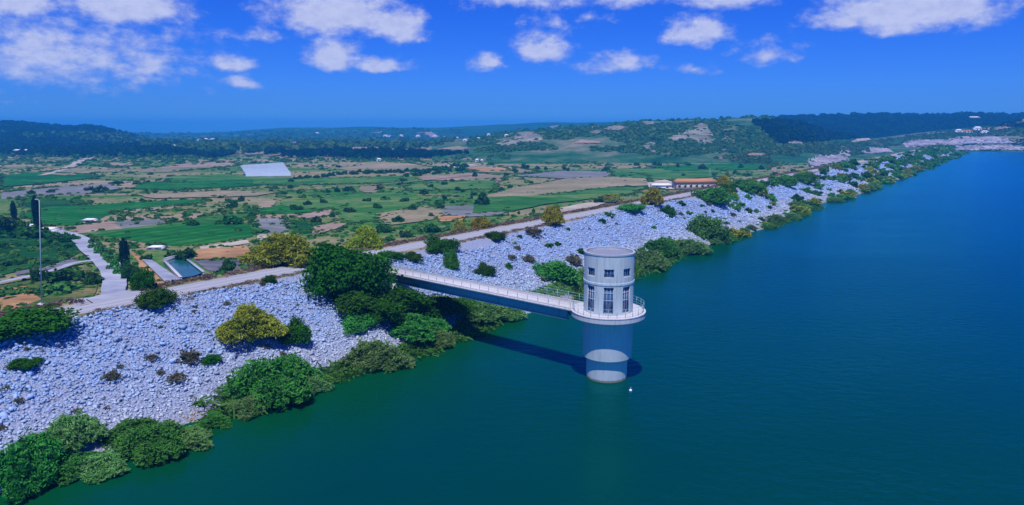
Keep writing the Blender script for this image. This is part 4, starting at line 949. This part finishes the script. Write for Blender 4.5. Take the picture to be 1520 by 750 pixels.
for w in (.75, W1 - .75):
    g = MB(); g.box((Lb / 2 - .2, w, 7.49), (Lb - 2.4, .34, 1.22), Mb); g.box((Lb / 2 - .2, w, 6.84), (Lb - 2.4, .60, .09), Mb); g.build('girder', M['girder'], bridge)
for s in np.linspace(3, Lb - 2.5, 7):
    g = MB(); g.box((s, W1 / 2, 7.45), (.22, 1.6, .9), Mb); g.box((s, .55, 7.44), (.12, .06, 1.10), Mb); g.build('diaphragm', M['girder'], bridge)
g = MB(); g.box((2.0, W1 / 2, 4.0), (1.1, 2.9, 5.5), Mb); g.build('pier', M['conc_dark'], bridge)
g = MB(); g.box((-5.0, W1 / 2, 6.2), (3.0, 4.4, 3.7), Mb); g.build('abutment', M['conc_dark'], bridge)
for w, s0 in ((W0 + .1, -3.0), (W1 - .1, -3.0)):
    P0 = [Mb @ Vector((s, w, 8.55)) for s in np.linspace(s0, Lb + (.2 if w > 1 else -.6), 20)]
    r = rail_parts(bridge, P0, 1.0).build('railing', M['rail'], bridge)
    for s in np.linspace(s0, Lb + (.2 if w > 1 else -.6), 24):
        p = Mb @ Vector((s, w, 8.55)); q = MB(); q.tube(p, p + Vector((0, 0, 1.02)), .032, .032, 6); q.build('post', M['rail'], r)
# ------------------------------------------------------------------ poles, buildings, small things
q = ground_pt(62, 455, CREST)[0]; pl = empty('lamp_pole', q); tag(pl, 'slender tall pale pole on the far edge of the crest road at the left', 'pole')
D = q[1] * cT - (q[2] - CAMZ) * sT; hp = 158 * D / F
m = MB(); m.tube((0, 0, 0), (1.3, 0, hp), .07, .035, 10); m.build('pole', M['steel'], pl)
m = MB(); m.box((0, 0, .2), (.55, .55, .45)); m.build('base_block', M['conc'], pl)
m = MB(); m.tube((1.3, 0, hp - .05), (1.05, .1, hp + .08), .035, .03, 8); m.build('arm', M['steel'], pl)
m = MB(); m.tube((1.1, .1, hp + .07), (.7, .15, hp + .10), .08, .05, 8); m.build('lamp_head', M['steel'], pl)
q = ground_pt(1053, 271)[0]; m = MB(); m.tube((0, 0, 0), (0, 0, 22 * 440 / F), .16, .09, 8); o = m.build('mast', M['steel'], None, q); tag(o, 'thin white mast behind the orange roofed building', 'mast')
def house(px, py, wpx, hpx, depth, label, wall='white', roof='tile', group=None, rz=0.0, base=None, nwin=3, parts=True, cat='house'):
    q = hit1(px, py) if base is None else ground_pt(px, py)[0]; D = q[1] * cT - (q[2] - CAMZ) * sT; W = wpx * D / F; Hh = hpx * D / F
    r = empty('house', q, rz); tag(r, label, cat, group); hw = Hh * .68
    m = MB(); m.box((0, depth / 2, hw / 2 - .4), (W, depth, hw + .8)); m.build('wall', M[wall], r)
    e = .3 + W * .01; m = MB(); z0, z1 = hw + .02, Hh
    v = [(-W / 2 - e, -e, z0), (W / 2 + e, -e, z0), (W / 2 + e, depth + e, z0), (-W / 2 - e, depth + e, z0), (-W / 2 + min(W, depth) * .2, depth / 2, z1), (W / 2 - min(W, depth) * .2, depth / 2, z1)]
    m.add(v, [(0, 1, 5, 4), (1, 2, 5), (2, 3, 4, 5), (3, 0, 4), (3, 2, 1, 0)]); m.build('roof', M[roof], r)
    for i in range(nwin):
        x = -W / 2 + W * (i + .5) / nwin; m = MB(); m.box((x, -.02, hw * .55), (min(1.6, W / nwin * .4), .1, hw * .42)); m.build('window', M['dark_win'], r)
    return r
house(1034, 282, 62, 16, 8, 'long low white building with an orange tile roof behind the crest of the dam', rz=.12, base=1, nwin=7, wall='cream_wall')
house(983, 281, 30, 8, 6, 'low pale lavender shed left of the orange roofed building', roof='white', base=1, nwin=2, cat='shed')
house(64, 348, 22, 9, 6, 'low pale building half hidden behind the tall cypress', roof='white', base=1, nwin=2)
house(42, 342, 14, 8, 5, 'small pale building between the two left cypresses', roof='white', base=1, nwin=1)
house(130, 331, 16, 6, 4, 'small white shed at the edge of the bare strip in the left valley', roof='white', base=1, nwin=1, cat='shed')
house(228, 371, 20, 5, 4, 'low white shed beside the ploughed ground above the pond', roof='white', base=1, nwin=2, cat='shed')
house(900, 233, 34, 7, 9, 'long pinkish farm building at the foot of the middle hill', roof='tile', base=1, nwin=5)
house(875, 231, 5, 6, 5, 'tiny white house left of the long pinkish farm building', roof='white', base=1, nwin=1)
house(708, 241, 5, 5, 5, 'left of two tiny white houses at the edge of the bright green field', roof='white', base=1, nwin=1)
house(715, 241, 4, 4, 5, 'right of two tiny white houses at the edge of the bright green field', roof='white', base=1, nwin=1)
house(562, 240, 6, 5, 5, 'tiny white house above the tan field in mid valley', roof='white', base=1, nwin=1)
house(256, 220, 8, 5, 8, 'white house against the dark woods right of the left hill', roof='white', nwin=2)
house(29, 227, 20, 5, 8, 'pale farm shed at the foot of the left hill', roof='white', nwin=3, cat='shed')
house(1425, 198, 8, 6, 8, 'small white house left of the bright white villa on the far shore hill', roof='white', nwin=2)
house(1453, 195, 9, 7, 9, 'bright white villa on the hill above the pale terraces', roof='white', nwin=2)
house(1464, 199, 9, 5, 8, 'low pinkish house right of the bright white villa', roof='white', nwin=2)
house(1437, 198, 14, 5, 8, 'brownish roofed house between two white houses on the far shore hill', roof='tile', nwin=3)
house(1448, 178, 14, 5, 12, 'pale building among the pines on the right skyline', roof='white', nwin=3)
for x, y in [(295, 210), (304, 209), (314, 209), (572, 204), (579, 204), (595, 204), (645, 204), (661, 205), (679, 206), (690, 210), (752, 203), (470, 199), (620, 204), (710, 207), (725, 202)]:
    house(x, y, rng.uniform(4, 8), rng.uniform(2.6, 4.2), 14, 'tiny white building far off on the blue plain below the horizon', roof='white', group='tiny white buildings on the far plain', nwin=1)
# greenhouse of white plastic: a row of low tunnels
gp = ground_pt([357, 420, 447, 432, 365], [250, 245, 256, 262, 263]); gh = empty('greenhouse', gp.mean(0)); tag(gh, 'large block of white plastic greenhouse tunnels in the middle of the valley', 'greenhouse')
for k in range(12):
    t0, t1 = k / 12, (k + .94) / 12
    def e(t): return gp[0] * (1 - t) + gp[4] * t, (gp[1] * (1 - t) + gp[3] * t)
    (a, b), (c, d) = e(t0), e(t1); m = MB(); v = []; nn = 8
    for (p, q) in ((a, c), (b, d)):
        for i in range(nn + 1): u = i / nn; w_ = p * (1 - u) + q * u; v.append((w_[0] - gh.location.x, w_[1] - gh.location.y, .3 + 2.6 * math.sin(math.pi * u)))
    m.add(v, [(i, i + 1, nn + 2 + i, nn + 1 + i) for i in range(nn)]); m.build('tunnel', FM['plastic'], gh)
# pond walls and apron
def wall_px(p0, p1, hgt, th, name, mat, label, cat):
    a, b = ground_pt(*p0)[0], ground_pt(*p1)[0]; d = (b - a); L = np.hypot(d[0], d[1]); an = math.atan2(d[1], d[0])
    m = MB(); m.box((L / 2, 0, hgt / 2), (L, th, hgt)); m.box((L / 2, 0, hgt + .08), (L + .1, th + .2, .16)); o = m.build(name, mat, None, a); o.rotation_euler = (0, 0, an); tag(o, label, cat)
wall_px((245, 393), (269, 418), 1.0, .5, 'pond_wall', M['conc'], 'low pale concrete wall along the left side of the pond', 'wall')
wall_px((279, 391), (303, 410), 1.0, .5, 'pond_wall', M['conc_dark'], 'low grey concrete wall along the right side of the pond', 'wall')
wall_px((244, 392), (262, 387), 1.4, .5, 'pond_wall', M['conc_dark'], 'short concrete headwall across the upper end of the pond', 'wall')
flat_poly('apron', [(211,389),(226,390),(268,419),(246,424)], FM['track'], ZV + .78)
q = hit1(936, 580); b = empty('buoy', (q[0], q[1], 0)); b.scale = (.55, .55, .55); tag(b, 'tiny white float on the water right of the tower foot', 'buoy')
m = MB(); m.lathe([(.01, -.25), (.22, -.18), (.32, 0), (.30, .16), (.16, .32), (.01, .36)], 20); m.build('float', M['white'], b, smooth=60)
m = MB(); m.tube((0, 0, .34), (0, 0, .7), .03, .03, 8); m.tube((0, 0, .7), (0, 0, .78), .07, .05, 8); m.build('marker', M['white'], b)
# ------------------------------------------------------------------ haze, sky, sun, camera
hz = MB(); hz.box((0, 0, 35), (11200, 11200, 94))
hm, nt, nd, lk = newmat('haze_air'); pv = N(nt, 'ShaderNodeVolumePrincipled'); pv.inputs['Color'].default_value = (.04, .40, 1.0, 1); pv.inputs['Density'].default_value = .00029; pv.inputs['Anisotropy'].default_value = 0.0
o = N(nt, 'ShaderNodeOutputMaterial'); lk.new(pv.outputs[0], o.inputs['Volume'])
ho = hz.build('haze', hm); tag(ho, 'thin blue haze filling the air over the valley', 'haze', kind='stuff')
SUN_EL, SUN_AZ = 67.0, 8.0
w = bpy.data.worlds.new('World'); sc.world = w; w.use_nodes = True; nt = w.node_tree; nt.nodes.clear(); lk = nt.links
sky = N(nt, 'ShaderNodeTexSky', sky_type='NISHITA', sun_disc=False); sky.sun_elevation = math.radians(SUN_EL); sky.sun_rotation = math.radians(180 + SUN_AZ); sky.altitude = 100; sky.air_density = 1.0; sky.dust_density = 0.2; sky.ozone_density = 3.0
hs = N(nt, 'ShaderNodeHueSaturation'); hs.inputs['Saturation'].default_value = 1.35; lk.new(sky.outputs[0], hs.inputs['Color'])
base = mixc(nt, 1.0, hs.outputs[0], (.145, .405, 1.36), 'MULTIPLY')
tcx = N(nt, 'ShaderNodeTexCoord').outputs['Generated']; sp = N(nt, 'ShaderNodeSeparateXYZ'); lk.new(tcx, sp.inputs[0])
az = math1(nt, 'ARCTAN2', sp.outputs[0], sp.outputs[1]); el = math1(nt, 'ARCSINE', sp.outputs[2])
hb = N(nt, 'ShaderNodeMapRange', interpolation_type='SMOOTHSTEP'); lk.new(el, hb.inputs[0]); hb.inputs[1].default_value = 0.0; hb.inputs[2].default_value = .04; hb.inputs[3].default_value = 1.22; hb.inputs[4].default_value = 1.0
hc = N(nt, 'ShaderNodeCombineXYZ'); [lk.new(hb.outputs[0], hc.inputs[q]) for q in range(3)]; base = mixc(nt, 1.0, base, hc.outputs[0], 'MULTIPLY')     # brighter air low over the horizon
cv = N(nt, 'ShaderNodeCombineXYZ'); lk.new(az, cv.inputs[0]); lk.new(math1(nt, 'MULTIPLY', el, 1.6), cv.inputs[1])
wn = noise(nt, 16, 4, .55, cv.outputs[0], 'Color'); wv = N(nt, 'ShaderNodeVectorMath', operation='MULTIPLY_ADD'); lk.new(wn, wv.inputs[0]); wv.inputs[1].default_value = (.05, .022, 0)
cb = N(nt, 'ShaderNodeCombineXYZ'); lk.new(az, cb.inputs[0]); lk.new(el, cb.inputs[1]); lk.new(cb.outputs[0], wv.inputs[2])
s2 = N(nt, 'ShaderNodeSeparateXYZ'); lk.new(wv.outputs[0], s2.inputs[0]); az2 = math1(nt, 'ADD', s2.outputs[0], -.025); el2 = math1(nt, 'ADD', s2.outputs[1], -.011)
CL = [(28,26,46,44,.9),(185,36,92,70,1.1),(90,132,190,105,.62),(60,88,70,45,.75),(225,118,44,36,.75),(338,108,40,26,.85),(362,130,30,16,.75),(500,52,110,80,1.0),(590,60,52,50,1.15),(385,60,50,18,.55),(495,104,48,44,1.05),(560,106,56,24,.95),(722,108,27,30,.9),(806,92,52,46,.95),(920,108,62,28,.7),(790,14,120,40,.6),(1036,68,52,42,.95),(1080,14,82,40,.85),(1145,92,50,28,.55),(1030,108,34,14,.5),(1345,48,128,66,1.2),(1250,48,46,26,.85),(930,10,56,30,.7),(815,45,40,20,.5),(715,10,30,14,.4),(880,30,30,14,.4),(400,-60,300,40,.9),(1250,-80,300,40,.9)]
tot = None; yl = None
for (cx, by, hw, hh, dn) in CL:
    d = rays(cx, by); a0 = math.atan2(d[0], d[1]); e0 = math.asin(d[2] / np.linalg.norm(d)); ra = hw / F * 1.05; e1 = e0 + hh / F * .33
    dx = math1(nt, 'MULTIPLY', math1(nt, 'ADD', az2, -float(a0)), 1 / ra); dy = math1(nt, 'ADD', el2, -float(e1))
    dy = math1(nt, 'MAXIMUM', math1(nt, 'MULTIPLY', dy, 1 / (hh / F * .80)), math1(nt, 'MULTIPLY', dy, -1 / (hh / F * .42)))
    r = math1(nt, 'SQRT', math1(nt, 'ADD', math1(nt, 'MULTIPLY', dx, dx), math1(nt, 'MULTIPLY', dy, dy)))
    v = math1(nt, 'MULTIPLY', math1(nt, 'SUBTRACT', 1.0, r), dn)
    tot = v if tot is None else math1(nt, 'MAXIMUM', tot, v)
fb = noise(nt, 34, 7, .62, cv.outputs[0]); cl = math1(nt, 'ADD', tot, math1(nt, 'MULTIPLY', math1(nt, 'ADD', fb, -.5), 1.45))
cm = N(nt, 'ShaderNodeMapRange', interpolation_type='SMOOTHSTEP'); lk.new(cl, cm.inputs[0]); cm.inputs[1].default_value = -.05; cm.inputs[2].default_value = .72
cd = math1(nt, 'MULTIPLY', cm.outputs[0], .88)
fb2 = noise(nt, 55, 6, .6, cv.outputs[0]); ccol = mixc(nt, math1(nt, 'ADD', math1(nt, 'MULTIPLY', cm.outputs[0], .75), math1(nt, 'MULTIPLY', math1(nt, 'ADD', fb2, -.42), 1.5), True), (3.3, 3.9, 7.0), (6.1, 6.5, 8.8))
skyc = mixc(nt, cd, base, ccol)
bg = N(nt, 'ShaderNodeBackground'); lk.new(skyc, bg.inputs[0]); bg.inputs[1].default_value = .10
o = N(nt, 'ShaderNodeOutputWorld'); lk.new(bg.outputs[0], o.inputs['Surface'])
sl = bpy.data.lights.new('sun', 'SUN'); sl.energy = 5.0; sl.angle = math.radians(.53); sl.color = (1.0, .96, .90)
so = bpy.data.objects.new('sun', sl); COL.objects.link(so)
e_, a_ = math.radians(SUN_EL), math.radians(SUN_AZ)
so.rotation_euler = Vector((math.cos(e_) * math.sin(a_), math.cos(e_) * math.cos(a_), -math.sin(e_))).to_track_quat('-Z', 'Y').to_euler(); so.location = (0, 0, 300)
cam = bpy.data.cameras.new('camera'); cam.sensor_width = 36; cam.lens = 36 * F / 1520; cam.clip_start = .5; cam.clip_end = 40000
co = bpy.data.objects.new('camera', cam); COL.objects.link(co); co.location = (0, 0, CAMZ); co.rotation_euler = (math.pi / 2 - TH, 0, 0); sc.camera = co
sc.view_settings.view_transform = 'Standard'; sc.view_settings.look = 'None'; sc.view_settings.exposure = 0; sc.view_settings.gamma = 1
sc.cycles.use_denoising = True; sc.cycles.max_bounces = 6; sc.cycles.volume_bounces = 1; sc.cycles.diffuse_bounces = 3; sc.cycles.glossy_bounces = 3; sc.cycles.transparent_max_bounces = 4
